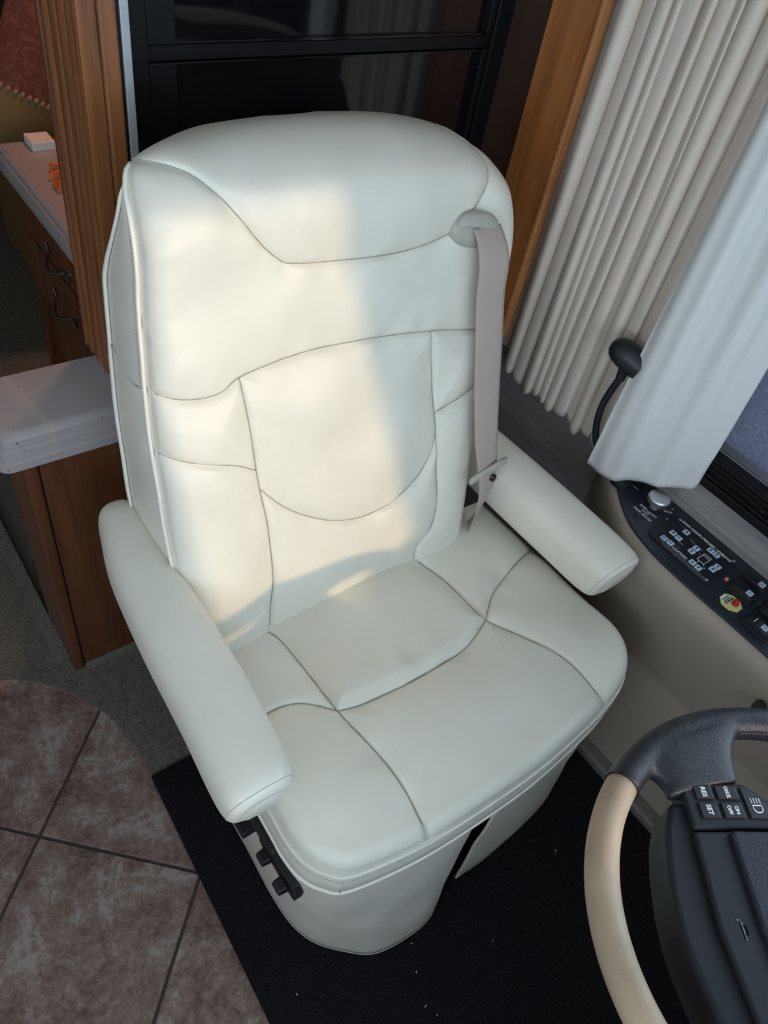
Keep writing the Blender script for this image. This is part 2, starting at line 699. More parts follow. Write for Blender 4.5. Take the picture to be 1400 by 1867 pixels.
curve = cr([(-1.25, 1.16), (-0.5, 1.15), (-0.12, 1.12), (0.026, 1.062), (0.082, 1.024), (0.125, 0.98), (0.155, 0.931), (0.181, 0.877), (0.199, 0.817), (0.209, 0.757), (0.211, 0.70), (0.212, 0.60), (0.212, 0.3)], 14)
cur = [(p[0] + random.uniform(-0.0022, 0.0022), p[1] + random.uniform(-0.0022, 0.0022)) for p in curve]
poly = cur + [(0.212, 0.1), (1.2, 0.1), (1.2, 3.98), (-1.25, 3.98)]
g = G()
g.prism(poly[::-1], -0.003, 0.006)
carpet = g.build('carpet', CARPET)
struct(carpet, 'grey-green cut pile carpet with curved edge against the tiles', 'carpet')

mat_o = G().prism([(0.204, 0.691), (1.03, 0.691), (1.03, -0.9), (0.187, -0.9), (0.191, 0.19)][::-1], 0.006, 0.015).build('floor_mat', MATM, None, None, 0.004, 2)
tag(mat_o, 'black carpet floor mat lying under the driver seat', 'mat')
g = G()
for i in range(34):
    x, y = random.uniform(0.25, 0.95), random.uniform(-0.05, 0.6)
    if 0.26 < x < 0.97 and y > 0.17:
        continue
    a = random.uniform(0, 3.14)
    M = Matrix.Translation((x, y, 0.0153)) @ Matrix.Rotation(a, 4, 'Z')
    L = random.uniform(0.0008, 0.003)
    g.box(-L, L, -0.0006, 0.0006, 0, 0.0008, M)
lint = g.build('lint', PAPER)
tag(lint, 'tiny white lint specks scattered on the black mat', 'lint', None, 'stuff')

# ---- ceiling and walls
struct(bx('ceiling', -1.25, 1.25, -1.25, 4.0, 2.05, 2.08, CEILM), 'cream padded ceiling of the motorhome', 'ceiling')
WX = 1.21


def wall_with_hole(name, axis, at, th, u0, u1, z0, z1, hu0, hu1, hz0, hz1, mat):
    g = G()
    for a0, a1, b0, b1 in ((u0, hu0, z0, z1), (hu1, u1, z0, z1), (hu0, hu1, z0, hz0), (hu0, hu1, hz1, z1)):
        if axis == 'x':
            g.box(at, at + th, a0, a1, b0, b1)
        else:
            g.box(a0, a1, at, at + th, b0, b1)
    return g.build(name, mat)


wall_r = wall_with_hole('wall_right', 'x', WX, 0.04, -1.25, 1.0, 0.0, 2.05, -1.0, 0.90, 0.735, 1.60, LAM)
struct(wall_r, 'grey wood-grain laminate side wall below the curtain', 'wall')
rear_r = bx('wall_side', WX, WX + 0.04, 1.0, 4.0, 0, 2.05, DARKWALL)
struct(rear_r, 'dark side wall behind the black cabinet', 'wall')
struct(wall_with_hole('wall_left', 'x', -1.27, 0.03, -1.25, 4.0, 0, 2.05, -0.9, 0.2, 0.9, 1.7, WALLM), 'cream wall on the passenger side with a window opening', 'wall')
struct(bx('wall_back', -1.25, 1.25, 4.0, 4.03, 0, 2.05, DARKWALL), 'dark rear wall of the living area', 'wall')
struct(wall_with_hole('wall_front', 'y', -1.28, 0.03, -1.25, 1.25, 0, 2.05, -1.15, 1.10, 0.95, 2.00, DASHM), 'front bulkhead around the windshield opening', 'wall')

pil_m = frame((1.20, -1.20, 0.95), (1, 0, 0), (0, 1, 0))
apil = G().rings([[(1.13, -1.25, 0.95), (1.25, -1.25, 0.95), (1.25, -1.17, 0.95), (1.13, -1.17, 0.95)], [(0.98, -1.25, 2.0), (1.25, -1.25, 2.0), (1.25, -1.17, 2.0), (0.98, -1.17, 2.0)]], True, True, True).build('trim_3', DASHM)
struct(apil, 'slanted windshield pillar on the driver side', 'pillar')

post = bx('sun_block_post', 0.500, 0.675, -1.25, -1.21, 0.95, 2.0, DASHM)  # added out of view, only to shade the left armrest and counter
struct(post, 'added unseen upright post keeping sun off the left armrest and counter', 'post')

# ---- dashboard under the windshield (only seen in reflections)
g = G()
prof = [(-1.245, 0.30), (-0.66, 0.30), (-0.62, 0.55), (-0.60, 0.80), (-0.62, 0.93), (-0.70, 0.955), (-1.245, 0.93)]
g.rings([[(x, p[0], p[1] + (lift if k in (4, 5) else 0)) for k, p in enumerate(prof)] for x, lift in ((-1.2, 0.0), (0.45, 0.0), (0.62, 0.045), (0.80, 0.09), (1.0, 0.17))], True, True, True)
dash = g.build('dashboard', DASHM, None, 40)
tag(dash, 'dark dashboard below the windshield', 'dashboard')

# ---- side window: black sliding frame, glass and grey outside shade
win = bpy.data.objects.new('window_1', None)
COL.objects.link(win)
win.location = (WX, 0, 0.7)
struct(win, 'driver side window with black track frame and grey mesh shade outside', 'window')
g = G()
g.box(1.188, 1.215, -1.02, 0.92, 0.672, 0.690)
g.box(1.196, 1.215, -1.02, 0.92, 0.690, 0.738)
g.build('window_frame', BLACK_FRAME, win, None, 0.002)
for z0, x0 in ((0.693, 1.190), (0.706, 1.1925), (0.719, 1.190), (0.730, 1.186)):
    bx('track_rail', x0, 1.2, -1.02, 0.92, z0, z0 + 0.006, BLACK_FRAME, win, 0.001)
bx('window_frame', 1.19, 1.25, -1.04, -1.0, 0.70, 1.64, BLACK_FRAME, win)
bx('window_frame', 1.19, 1.25, 0.90, 0.93, 0.70, 1.64, BLACK_FRAME, win)
bx('window_frame', 1.19, 1.25, -1.0, 0.90, 1.60, 1.64, BLACK_FRAME, win)
bx('window_frame', 1.198, 1.225, -0.02, 0.012, 0.736, 1.60, BLACK_FRAME, win)
bx('track_clip', 1.187, 1.1935, 0.272, 0.279, 0.705, 0.712, BLACK_SATIN, win, 0.001)
bx('pane', 1.222, 1.226, -1.0, 0.90, 0.735, 1.60, GLASS, win)
bx('shade', 1.256, 1.258, 0.12, 0.92, 0.70, 1.64, SHADE, win)

# ---- side console: beige shell, crease, black switch panel
YS = np.concatenate([np.linspace(-0.6, 0.3, 16), np.linspace(0.32, 0.60, 22)])
cin = cr([(-0.6, 1.034), (0.1, 1.034), (0.21, 1.032), (0.30, 1.032), (0.36, 1.037), (0.43, 1.058), (0.497, 1.105), (0.545, 1.150), (0.60, 1.215)], 10)


def x_in(y):
    return float(np.interp(y, cin[:, 0], cin[:, 1]))


prof = [(0.028, 0.0), (0.030, 0.10), (0.034, 0.24), (0.037, 0.345), (0.041, 0.352), (0.041, 0.356), (0.019, 0.358), (0.008, 0.42), (-0.006, 0.50), (-0.014, 0.55), (-0.016, 0.572), (-0.013, 0.588), (-0.006, 0.597), (0.002, 0.600), (0.012, 0.600)]
g = G()
rows = []
for y in YS:
    xi = x_in(y)
    r = [(min(xi + d, WX - 0.001), y, z) for d, z in prof] + [(WX, y, 0.600), (WX, y, 0.0)]
    rows.append(r)
g.rings(rows, True, True, True)
console = g.build('side_console', BEIGE, None, 45)
tag(console, 'beige moulded side console beside the driver seat', 'console')
# panel plate
pl = [(x_in(y) + 0.003, y) for y in np.linspace(-0.6, 0.535, 50)]
pl += [(1.185, 0.535), (1.186, 0.45), (1.187, -0.6)]
pl = [p for p in pl if p[0] <= 1.19]
panel = G().prism(pl, 0.600, 0.6045).build('switch_panel', NAVY_PANEL, console, None, 0.0012)
tag(panel, 'black switch panel with white lettering')
PZ = 0.6046
# laminate strip between panel and window is a sill of the wall
sill = bx('trim_1', 1.187, WX, -1.0, 0.47, 0.585, 0.6035, LAM)
struct(sill, 'narrow grey laminate ledge between switch panel and window track', 'ledge')


def pm(x, y, z=PZ):                       # lettering frame on the console: reads towards the front, top to the wall
    return frame((x, y, z), (0, -1, 0), (1, 0, 0))


# round park-brake knob
kn = G().lathe([(0.010, 0), (0.010, 0.018), (0.0205, 0.022), (0.0215, 0.026), (0.0215, 0.032), (0.0195, 0.0345), (0.002, 0.0340)], 32, Matrix.Translation((1.131, 0.424, 0.6025))).build('knob', CHROME, console, 35)
tag(kn, 'round brushed metal park brake knob')
G().lathe([(0.014, 0), (0.014, 0.003), (0.011, 0.005)], 24, Matrix.Translation((1.131, 0.424, 0.6045))).build('knob_collar', BLACK_PLASTIC, console, 35)
text('EMERGENCY', 0.0085, pm(1.116, 0.424), PRINT, panel, width=0.040)
text('AND', 0.0075, pm(1.108, 0.425), PRINT, panel)
text('PARK BRAKE', 0.0085, pm(1.099, 0.425), PRINT, panel, width=0.042)
text('PULL', 0.0075, frame((1.152, 0.404, PZ), (0.75, -0.66, 0), (0.66, 0.75, 0)), PRINT, panel)
for x, y in ((1.166, 0.404), (1.134, 0.392)):
    G().lathe([(0.0017, 0), (0.0017, 0.0003), (0.0004, 0.0003)], 8, Matrix.Translation((x, y, PZ))).build('print_dot', PRINT, panel)
for x, y in ((1.082, 0.428), (1.056, 0.325)):
    G().lathe([(0.003, 0), (0.003, 0.0012), (0.001, 0.0016)], 10, Matrix.Translation((x, y, PZ))).build('screw', BLACK_SATIN, panel, 40)

# levelling keypad
kx0, kx1, ky0, ky1 = 1.066, 1.168, 0.247, 0.388
kp = [(kx0, ky0 + 0.006), (kx0 + 0.006, ky0), (kx1 - 0.012, ky0 + 0.002), (kx1 + 0.001, ky0 + 0.010), (kx1 - 0.004, ky1 - 0.026), (kx1 - 0.018, ky1), (kx0 + 0.008, ky1), (kx0, ky1 - 0.008)]
pad = G().prism(kp, 0.6045, 0.6085).build('keypad', BLACK_SATIN, console, None, 0.0012)
tag(pad, 'black levelling keypad with pale blue keys')
KZ = 0.6087


def kpos(x, y):                           # positions measured on the panel plane, shifted for the plate's height
    return x * (1 - 0.0042 / 0.95), y * (1 - 0.0042 / 0.95)


x, y = kpos(1.1585, 0.3165)
text('HWH COMPUTERIZED LEVELING', 0.0085, pm(x, y, KZ), PRINT, pad, width=0.112, bold=0.0001)
x, y = kpos(1.0855, 0.3235)
text('CAUTION!', 0.0085, pm(x, y, KZ), PRINT, pad, width=0.033, bold=0.0001)
for k, xx in enumerate((1.0795, 1.0765, 1.0735)):
    g = G()
    yy = 0.362 - 0.004 * k
    while yy > 0.262:
        L = random.uniform(0.003, 0.008)
        a, b = kpos(xx, yy)
        g.box(a - 0.0005, a + 0.0005, b - L, b, KZ - 0.0001, KZ + 0.0001)
        yy -= L + 0.0015
    g.build('fine_print', PRINT_DIM, pad)
for xx, yy in ((1.134, 0.330), (1.131, 0.328), (1.106, 0.336), (1.109, 0.337), (1.095, 0.334), (1.146, 0.362)):
    a, b = kpos(xx, yy)
    G().box(a - 0.0005, a + 0.0005, b - 0.006, b + 0.006, KZ - 0.0001, KZ + 0.0001).build('fine_print', PRINT_DIM, pad)
key_me = None
keys = [(1.141, .350, 'r'), (1.115, .362, 'r'), (1.114, .348, 'w'), (1.088, .362, 'o'), (1.089, .348, 'w'), (1.125, .314, 'u'), (1.110, .314, 'd'), (1.146, .297, 'd'), (1.146, .284, 'u'), (1.089, .296, 'd'), (1.088, .282, 'u'), (1.124, .265, 'u'), (1.110, .266, 'd')]
for xx, yy, kd in keys:
    a, b = kpos(xx, yy)
    if key_me is None:
        o = G().box(-0.0060, 0.0060, -0.0060, 0.0060, -0.0002, 0.0012).build('key', KEY, pad, None, 0.0012, 2)
        key_me = o.data
    else:
        o = mobj('key', key_me, None, pad, None, 0.0012, 2)
    o.matrix_basis = Matrix.Translation((a, b, KZ))
    o.parent = pad
    o.matrix_parent_inverse = Matrix.Identity(4)
    g = G()
    z = KZ + 0.0012
    if kd in 'ud':                        # arrow
        s = 1 if kd == 'u' else -1
        g.prism([(a + s * 0.0038, b), (a + s * 0.0005, b + 0.0026), (a + s * 0.0005, b - 0.0026)], z, z + 0.0002)
        g.box(a - 0.0034, a + 0.0006, b - 0.001, b + 0.001, z, z + 0.0002) if s > 0 else g.box(a - 0.0006, a + 0.0034, b - 0.001, b + 0.001, z, z + 0.0002)
    elif kd == 'r':
        g.prism([(a - 0.002, b + 0.0032), (a + 0.0026, b + 0.0012), (a + 0.002, b - 0.003), (a - 0.002, b - 0.002)], z, z + 0.0002)
    elif kd == 'o':
        pts = [(math.cos(t), math.sin(t)) for t in np.linspace(0, 2 * math.pi, 17)[:-1]]
        g.tube([(a + 0.0032 * c, b + 0.0032 * s_, z) for c, s_ in pts], 0.0007, 4, closed=True)
    else:
        for q in (-0.0018, 0.0, 0.0018):
            g.box(a + q - 0.0004, a + q + 0.0004, b - 0.003, b + 0.003, z, z + 0.0002)
    g.build('key_symbol', NAVY_INK, pad)
# little vehicle plan drawn on the keypad
a, b = kpos(1.117, 0.290)
g = G()
for s in (-1, 1):
    g.box(a - 0.012, a + 0.012, b + s * 0.0075 - 0.0005, b + s * 0.0075 + 0.0005, KZ - 0.0001, KZ + 0.0002)
    g.box(a + s * 0.012 - 0.0005, a + s * 0.012 + 0.0005, b - 0.0075, b + 0.0075, KZ - 0.0001, KZ + 0.0002)
g.box(a + 0.006, a + 0.007, b - 0.0075, b + 0.0075, KZ - 0.0001, KZ + 0.0002)
g.build('vehicle_outline', PRINT, pad)
for xx, yy in ((1.101, .292), (1.103, .281), (1.098, .276), (1.131, .305), (1.120, .303), (1.125, .272)):
    a, b = kpos(xx, yy)
    G().lathe([(0.0013, 0), (0.0013, 0.0003), (0.0003, 0.0003)], 8, Matrix.Translation((a, b, KZ))).build('indicator', PRINT if xx < 1.11 else PINK, pad)
for xx, yy in ((kx0 + 0.008, ky1 - 0.010), (kx1 - 0.008, ky0 + 0.010), (kx0 + 0.008, ky0 + 0.008), (kx1 - 0.016, ky1 - 0.012)):
    G().lathe([(0.0032, 0), (0.0032, 0.001), (0.0015, 0.0022), (0.0004, 0.0022)], 10, Matrix.Translation((xx, yy, 0.6085))).build('screw', CHROME if xx > 1.15 or yy < 0.27 else BLACK_SATIN, pad, 40)
# warning lamp, octagonal plate with red push button
led = G().lathe([(0.0042, 0), (0.0042, 0.003), (0.003, 0.005), (0.0005, 0.006)], 14, Matrix.Translation((1.113, 0.2375, PZ))).build('indicator', PINK, panel, 40)
oc = Vector((1.0745, 0.2005))
octv = [(oc.x + 0.0195 * math.cos(t) * (1.0 if k % 2 else 0.97), oc.y + 0.0205 * math.sin(t)) for k, t in enumerate([math.pi / 8 + i * math.pi / 4 for i in range(8)])]
plate = G().prism(octv, PZ, PZ + 0.0015).build('warning_plate', YELLOW, panel, None, 0.0003)
tag(plate, 'yellow octagonal warning plate with red button')
half = [p for p in octv if p[1] > oc.y - 0.001]
half = sorted(half, key=lambda p: math.atan2(p[1] - oc.y - 0.010, p[0] - oc.x))
half = [(oc.x + (p[0] - oc.x) * 0.86, oc.y + 0.010 + (p[1] - oc.y - 0.010) * 0.8) for p in half]
G().prism(half, PZ + 0.0015, PZ + 0.0017).build('white_field', PRINT, plate)
g = G()
for k, yy in enumerate((0.2045, 0.2085, 0.2125)):
    xx = 1.0635 + 0.001 * k
    while xx < 1.085 - 0.002 * k:
        L = random.uniform(0.0015, 0.004)
        g.box(xx, xx + L, yy - 0.0011, yy + 0.0011, PZ + 0.0017, PZ + 0.0019)
        xx += L + 0.0007
g.build('fine_print', NAVY_INK, plate)
G().lathe([(0.0062, 0), (0.0062, 0.003), (0.0050, 0.004), (0.0050, 0.010), (0.0038, 0.0115), (0.0005, 0.0117)], 20, Matrix.Translation((1.0775, 0.1945, PZ + 0.0015))).build('push_button', RED, plate, 35)


def rocker(x, y, lab=True, mark=False):
    M = frame((x, y, PZ), (0, -1, 0), (1, 0, 0))
    # long wedge rocker: base bezel and tilted paddle
    b = G().prism([(-0.0255, -0.0128), (0.0255, -0.0128), (0.0255, 0.0128), (-0.0255, 0.0128)], 0, 0.004, M).build('rocker_switch', BLACK_PLASTIC, console, None, 0.0015)
    g = G()
    sec = []
    for sx, zt in ((-0.0235, 0.006), (-0.018, 0.015), (-0.002, 0.017), (0.012, 0.0158), (0.0215, 0.0135), (0.0235, 0.005)):
        wd = 0.0112
        sec.append([M @ Vector((sx, -wd, 0.003)), M @ Vector((sx, wd, 0.003)), M @ Vector((sx, wd * 0.86, zt)), M @ Vector((sx, -wd * 0.86, zt))])
    g.rings(sec, True, True, True)
    g.build('paddle', BLACK_PLASTIC, b, None, 0.001)
    if lab:
        G().box(0.0055, 0.0165, -0.0062, 0.0062, 0.0150, 0.0166, M).build('switch_label', KEY, b, None, 0.0006)
        g = G()
        for q in (-0.0025, 0.0012):
            g.box(0.0080, 0.0145, q - 0.0005, q + 0.0007, 0.0166, 0.0168, M)
        g.build('fine_print', NAVY_INK, b)
    if mark:
        G().box(-0.0080, -0.0067, -0.006, 0.006, 0.0162, 0.0168, M).build('switch_mark', PRINT, b)
    return b


rocker(1.146, 0.2035)
rocker(1.1075, 0.2035)
rocker(1.066, 0.1440, True, True)
rocker(1.104, 0.1440)
rocker(1.142, 0.1440)
# dark handle on the console flank near the front
hd = G().tube(cr([(1.018, 0.055, 0.530), (0.985, 0.050, 0.545), (0.968, 0.030, 0.548), (0.972, -0.02, 0.545), (1.014, -0.04, 0.530)], 6), 0.010, 10).build('grab_handle', BLACK_SATIN, console, 60)

# ---- base strip along the console foot
base_r = G().rings([[(1.030, y, 0.0), (1.030, y, 0.030), (1.036, y, 0.036), (1.070, y, 0.036), (1.070, y, 0.0)] for y in (-0.6, 0.6)], True, True, True).build('baseboard_right', BEIGE_TRIM, None, None, 0.002)
struct(base_r, 'grey base strip at the foot of the side console', 'baseboard')

# ================================================================== DRIVER SEAT
seat = thing('driver_seat', 'ivory leather driver seat with armrests, skirted base and beige seat belt', 'seat', (0.59, 0.45, 0.0))
RA = math.radians(18)
BN = np.array([0, -math.cos(RA), math.sin(RA)])           # out of the backrest, towards the sitter
BU = np.array([0, math.sin(RA), math.cos(RA)])
BP = np.array([0, 0.6, 0.47])


def BW(x, h, d):                                          # backrest frame -> world
    x, h, d = np.broadcast_arrays(np.asarray(x, float), np.asarray(h, float), np.asarray(d, float))
    return BP + np.stack([x, 0 * x, 0 * x], -1) + h[..., None] * BU + d[..., None] * BN


# ---- backrest front surface
TOPH = 0.769
left = [(0.0, 0.290), (0.10, 0.284), (0.202, 0.282), (0.286, 0.283), (0.387, 0.289), (0.464, 0.296), (0.555, 0.306), (0.62, 0.313), (0.68, 0.317), (0.715, 0.321), (0.734, 0.331), (0.748, 0.357), (0.758, 0.398), (0.765, 0.455), (TOPH, 0.54)]
right = [(0.0, 0.824), (0.127, 0.844), (0.25, 0.864), (0.383, 0.890), (0.47, 0.915), (0.53, 0.930), (0.59, 0.938), (0.633, 0.936), (0.659, 0.928), (0.683, 0.912), (0.709, 0.885), (0.736, 0.834), (0.752, 0.780), (0.763, 0.71), (TOPH, 0.62)]
lc = cr([(b, a) for a, b in left], 8)
rc = cr([(b, a) for a, b in right], 8)
hs = np.concatenate([np.linspace(-0.04, 0.66, 340), 0.66 + (TOPH - 0.66) * np.sin(np.linspace(0, math.pi / 2, 80)[1:])])
nx = 300
xl = np.interp(hs, lc[:, 1], lc[:, 0])
xr = np.interp(hs, rc[:, 1], rc[:, 0])
tt = np.linspace(0, 1, nx)
X = xl[:, None] + (xr - xl)[:, None] * tt[None]
Hh = np.repeat(hs[:, None], nx, 1)
P = np.stack([X, Hh], -1)
out_line = np.vstack([lc, rc[::-1]])
de = dist_poly(P, out_line)
seams = {k: cr(v, 8) for k, v in dict(
    head=[(0.318, 0.742), (0.347, 0.738), (0.385, 0.724), (0.415, 0.696), (0.44, 0.665), (0.466, 0.631), (0.487, 0.611), (0.503, 0.603), (0.572, 0.594), (0.646, 0.589), (0.726, 0.591), (0.79, 0.604), (0.830, 0.632), (0.857, 0.664), (0.872, 0.69), (0.872, 0.712)],
    mid=[(0.285, 0.474), (0.336, 0.453), (0.383, 0.451), (0.415, 0.464), (0.488, 0.472), (0.562, 0.475), (0.661, 0.467), (0.753, 0.455), (0.829, 0.44), (0.89, 0.43)],
    vleft=[(0.415, 0.464), (0.418, 0.405), (0.42, 0.326), (0.423, 0.278), (0.428, 0.208), (0.425, 0.125), (0.409, 0.06), (0.395, -0.04)],
    hleft=[(0.28, 0.387), (0.328, 0.364), (0.383, 0.343), (0.42, 0.319)],
    arc=[(0.424, 0.284), (0.461, 0.239), (0.508, 0.203), (0.559, 0.177), (0.614, 0.166), (0.673, 0.174), (0.722, 0.2), (0.748, 0.235), (0.761, 0.275)],
    vright=[(0.75, 0.455), (0.756, 0.383), (0.759, 0.323), (0.762, 0.229), (0.759, 0.152), (0.747, 0.087), (0.714, 0.052), (0.70, -0.04)],
    hright=[(0.759, 0.311), (0.814, 0.326), (0.87, 0.342)]).items()}
ds = np.min([dist_poly(P, s) for s in seams.values()], 0)
# edge roll, thick over the headrest
er = 0.028 + 0.062 * sm(0.55, 0.74, Hh) * sm(0.315, 0.46, X)
q = np.clip(de / er, 0, 1)
roll = -er * (1 - np.sqrt(np.clip(1 - (1 - q) ** 2, 0, 1)))
puff = 0.010 * (1 - np.exp(-ds / 0.030)) + 0.0055 * (1 - np.exp(-ds / 0.0030)) - 0.0055
xm = (X - (xl + xr)[:, None] / 2) / ((xr - xl)[:, None] / 2 + 1e-6)
crown = 0.012 * (1 - xm ** 2) - 0.006
head_b = 0.022 * np.exp(-((Hh - 0.66) / 0.075) ** 2) * (1 - 0.5 * xm ** 2)
wing_b = 0.012 * np.exp(-((np.abs(xm) - 0.78) / 0.2) ** 2) * sm(0.62, 0.35, Hh)
wr = 0.0024 * soft(P, 3, 95) * np.exp(-ds / 0.020) * sm(0.0, 0.006, ds) + 0.0030 * soft(P, 5, 26) + 0.0011 * soft(P * np.array([1.0, 0.3]), 9, 85) * np.exp(-np.abs(Hh - 0.49) / 0.035)
gath = 0.0030 * soft(P * np.array([0.35, 1.0]), 11, 120) * np.exp(-np.abs(X - xl[:, None]) / 0.018) * sm(0.40, 0.55, Hh)
D = roll + puff + crown + head_b + wing_b + wr + gath
W = BW(X, Hh, D)
Fc = (P[:-1, :-1] + P[1:, 1:]) / 2
head_poly = list(map(tuple, seams['head'])) + [(0.90, 0.80), (0.25, 0.80), (0.25, 0.742)]
fx, fh = Fc[..., 0], Fc[..., 1]


def yof(s, x):
    o = np.argsort(s[:, 0])
    return np.interp(x, s[o, 0], s[o, 1])


def xof(s, h):
    o = np.argsort(s[:, 1])
    return np.interp(h, s[o, 1], s[o, 0])


reg = np.full(fx.shape, 1)
below = fh < yof(seams['mid'], fx)
lef = below & (fx < xof(seams['vleft'], fh))
rig = below & (fx > xof(seams['vright'], fh))
cen = below & ~lef & ~rig
reg[lef] = np.where(fh > yof(seams['hleft'], fx), 2, 3)[lef]
reg[rig] = np.where(fh > yof(seams['hright'], fx), 6, 7)[rig]
reg[cen] = np.where(fh > yof(seams['arc'], fx), 4, 5)[cen]
reg[in_poly(Fc, head_poly)] = 0

# ---- backrest body: boxing and rear shell, from the rim of the front surface
rim_idx = [(i, 0) for i in range(len(hs))] + [(len(hs) - 1, j) for j in range(1, nx - 1, 3)] + [(i, nx - 1) for i in range(len(hs) - 1, -1, -1)]
rx = np.array([X[i, j] for i, j in rim_idx])
rh = np.array([Hh[i, j] for i, j in rim_idx])
rd0 = np.array([D[i, j] for i, j in rim_idx])
rd = np.convolve(np.pad(rd0, 20, 'edge'), np.ones(41) / 41, 'valid')
cx0, ch0 = 0.60, 0.40


def thick(h):
    return 0.012 + 0.145 * sm(0.752, 0.585, h) + 0.035 * sm(0.6, 0.1, h)


def rim(k, inset):
    d = (rd0 if k == 0 else rd) - np.maximum(thick(rh) - 0.028, 0.006) * k
    vx, vh = rx - cx0, rh - ch0
    L = np.hypot(vx, vh)
    side = np.abs(vx) / (L + 1e-9)
    nxv = np.sign(vx) * np.minimum(1.0, side * 1.3)
    nhv = sm(0.70, 0.765, rh)
    inset = np.where(nhv > 0, np.where(nhv > 0.5, max(inset, 0.0), inset * (1 - nhv)), inset) + nhv * 0.035 * k
    return BW(rx - nxv * inset * (1 - nhv), rh - nhv * inset, d)


loops = [rim(0.0, 0.0), rim(0.06, -0.003), rim(0.3, -0.006), rim(0.6, -0.006), rim(0.9, -0.003), rim(1.0, 0.0), rim(1.06, 0.006), rim(1.12, 0.03), rim(1.15, 0.09)]
g = G()
g.rings([l.tolist() for l in loops], False, False, False)
n_ = len(rx)
last = len(loops) - 1
g.f.append(tuple(range(last * n_, (last + 1) * n_)))
back = g.build('backrest', WHITE, seat, 50)
panels_from_grid(W, reg, ['headrest_panel', 'shoulder_panel', 'wing_panel', 'wing_panel', 'lumbar_panel', 'lower_panel', 'wing_panel', 'wing_panel'], WHITE, back)
rj = np.array([p[1] for p in rim_idx])
for k, ins, r_ in ((0.02, -0.0035, 0.0030), (0.86, -0.0065, 0.0026), (1.0, -0.001, 0.0030)):
    for col_ in (0, nx - 1):
        G().tube([tuple(p) for p in rim(k, ins)[(rj == col_) & (rh < 0.737)][::2]], r_, 6).build('piping', PIPE, back, 180)


SEAM_SHADE = plain('seam_shade', (0.36, 0.34, 0.29), 0.8)  # dark tone standing in for the shade inside the upholstery creases


def seam_shade_lines(seams_, A0, B0, P_, W_, parent, r_=0.0009):
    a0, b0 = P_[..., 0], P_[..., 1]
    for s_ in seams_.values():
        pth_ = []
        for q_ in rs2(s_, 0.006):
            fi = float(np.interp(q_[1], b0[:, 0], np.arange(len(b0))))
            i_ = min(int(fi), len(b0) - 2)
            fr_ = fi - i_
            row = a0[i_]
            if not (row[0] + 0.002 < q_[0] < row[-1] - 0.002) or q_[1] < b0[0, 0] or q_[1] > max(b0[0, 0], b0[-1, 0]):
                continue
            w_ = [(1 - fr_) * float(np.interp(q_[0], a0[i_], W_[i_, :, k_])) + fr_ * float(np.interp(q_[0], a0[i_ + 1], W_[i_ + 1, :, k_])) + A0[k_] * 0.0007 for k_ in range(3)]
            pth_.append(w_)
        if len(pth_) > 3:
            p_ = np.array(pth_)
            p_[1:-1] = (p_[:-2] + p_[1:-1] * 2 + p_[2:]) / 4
            G().tube([tuple(v_) for v_ in p_], r_, 5).build('seam', SEAM_SHADE, parent, 180)


def rs2(Q, step):
    s_ = np.r_[0, np.cumsum(np.linalg.norm(np.diff(Q, axis=0), axis=1))]
    v_ = np.linspace(0, s_[-1], max(4, int(s_[-1] / step)))
    return np.stack([np.interp(v_, s_, Q[:, k_]) for k_ in range(2)], -1)


seam_shade_lines(seams, BN, None, P, W, back)


# stitch rows beside the left front piping
def stitches(path, gap, length, r, name, parent, mat=THREAD):
    path = np.asarray(path)
    seg = np.r_[0, np.cumsum(np.linalg.norm(np.diff(path, axis=0), axis=1))]
    g = G()
    s = 0.0
    while s + length < seg[-1]:
        a = [np.interp(s, seg, path[:, k]) for k in range(3)]
        b = [np.interp(s + length, seg, path[:, k]) for k in range(3)]
        g.tube([a, b], r, 4)
        s += gap
    o = g.build(name, mat, parent, 180)
    o['kind'] = 'stuff'
    return o


lm = (np.array([p[1] for p in rim_idx]) == 0) & (rh > 0.47) & (rh < 0.72)
stitches(rim(0.10, -0.0055)[lm], 0.0052, 0.0034, 0.0006, 'stitching', back)
# curved seam over the left boxing strip
sq = []
for k, hh in zip(np.linspace(0.02, 0.85, 14), 0.468 + 0.035 * (np.linspace(0, 1, 14) ** 2)):
    d = -thick(hh) * k
    i0 = int(np.argmin(np.abs(hs - hh)))
    sq.append(BW(xl[i0] - 0.0064 if 0.05 < k < 0.9 else xl[i0] - 0.003, hh, D[i0, 0] - (thick(hh) - 0.028) * k))
G().tube([tuple(p) for p in sq], 0.0012, 5).build('seam', THREAD, back, 180)

# ---- seat cushion
fr = [(0.268, 0.66), (0.264, 0.50), (0.261, 0.345), (0.260, 0.300), (0.266, 0.264), (0.283, 0.236), (0.313, 0.215), (0.42, 0.195), (0.539, 0.188), (0.656, 0.188), (0.797, 0.202), (0.872, 0.220), (0.908, 0.243), (0.932, 0.279), (0.942, 0.340), (0.940, 0.50), (0.930, 0.66)]
fl = cr(fr, 10)
imin = int(np.argmin(fl[:, 1]))
L_, R_ = fl[:imin + 1], fl[imin:]
y0 = fl[imin, 1]
ys = np.concatenate([y0 + 0.09 * (1 - np.cos(np.linspace(0.02, math.pi / 2, 70))), np.linspace(y0 + 0.09, 0.66, 190)[1:]])
ol, orr = np.argsort(L_[:, 1]), np.argsort(R_[:, 1])
xl2 = np.interp(ys, L_[ol, 1], L_[ol, 0])
xr2 = np.interp(ys, R_[orr, 1], R_[orr, 0])
nx2 = 330
tt = np.linspace(0, 1, nx2)
X2 = xl2[:, None] + (xr2 - xl2)[:, None] * tt[None]
Y2 = np.repeat(ys[:, None], nx2, 1)
P2 = np.stack([X2, Y2], -1)
de2 = dist_poly(P2, fl)
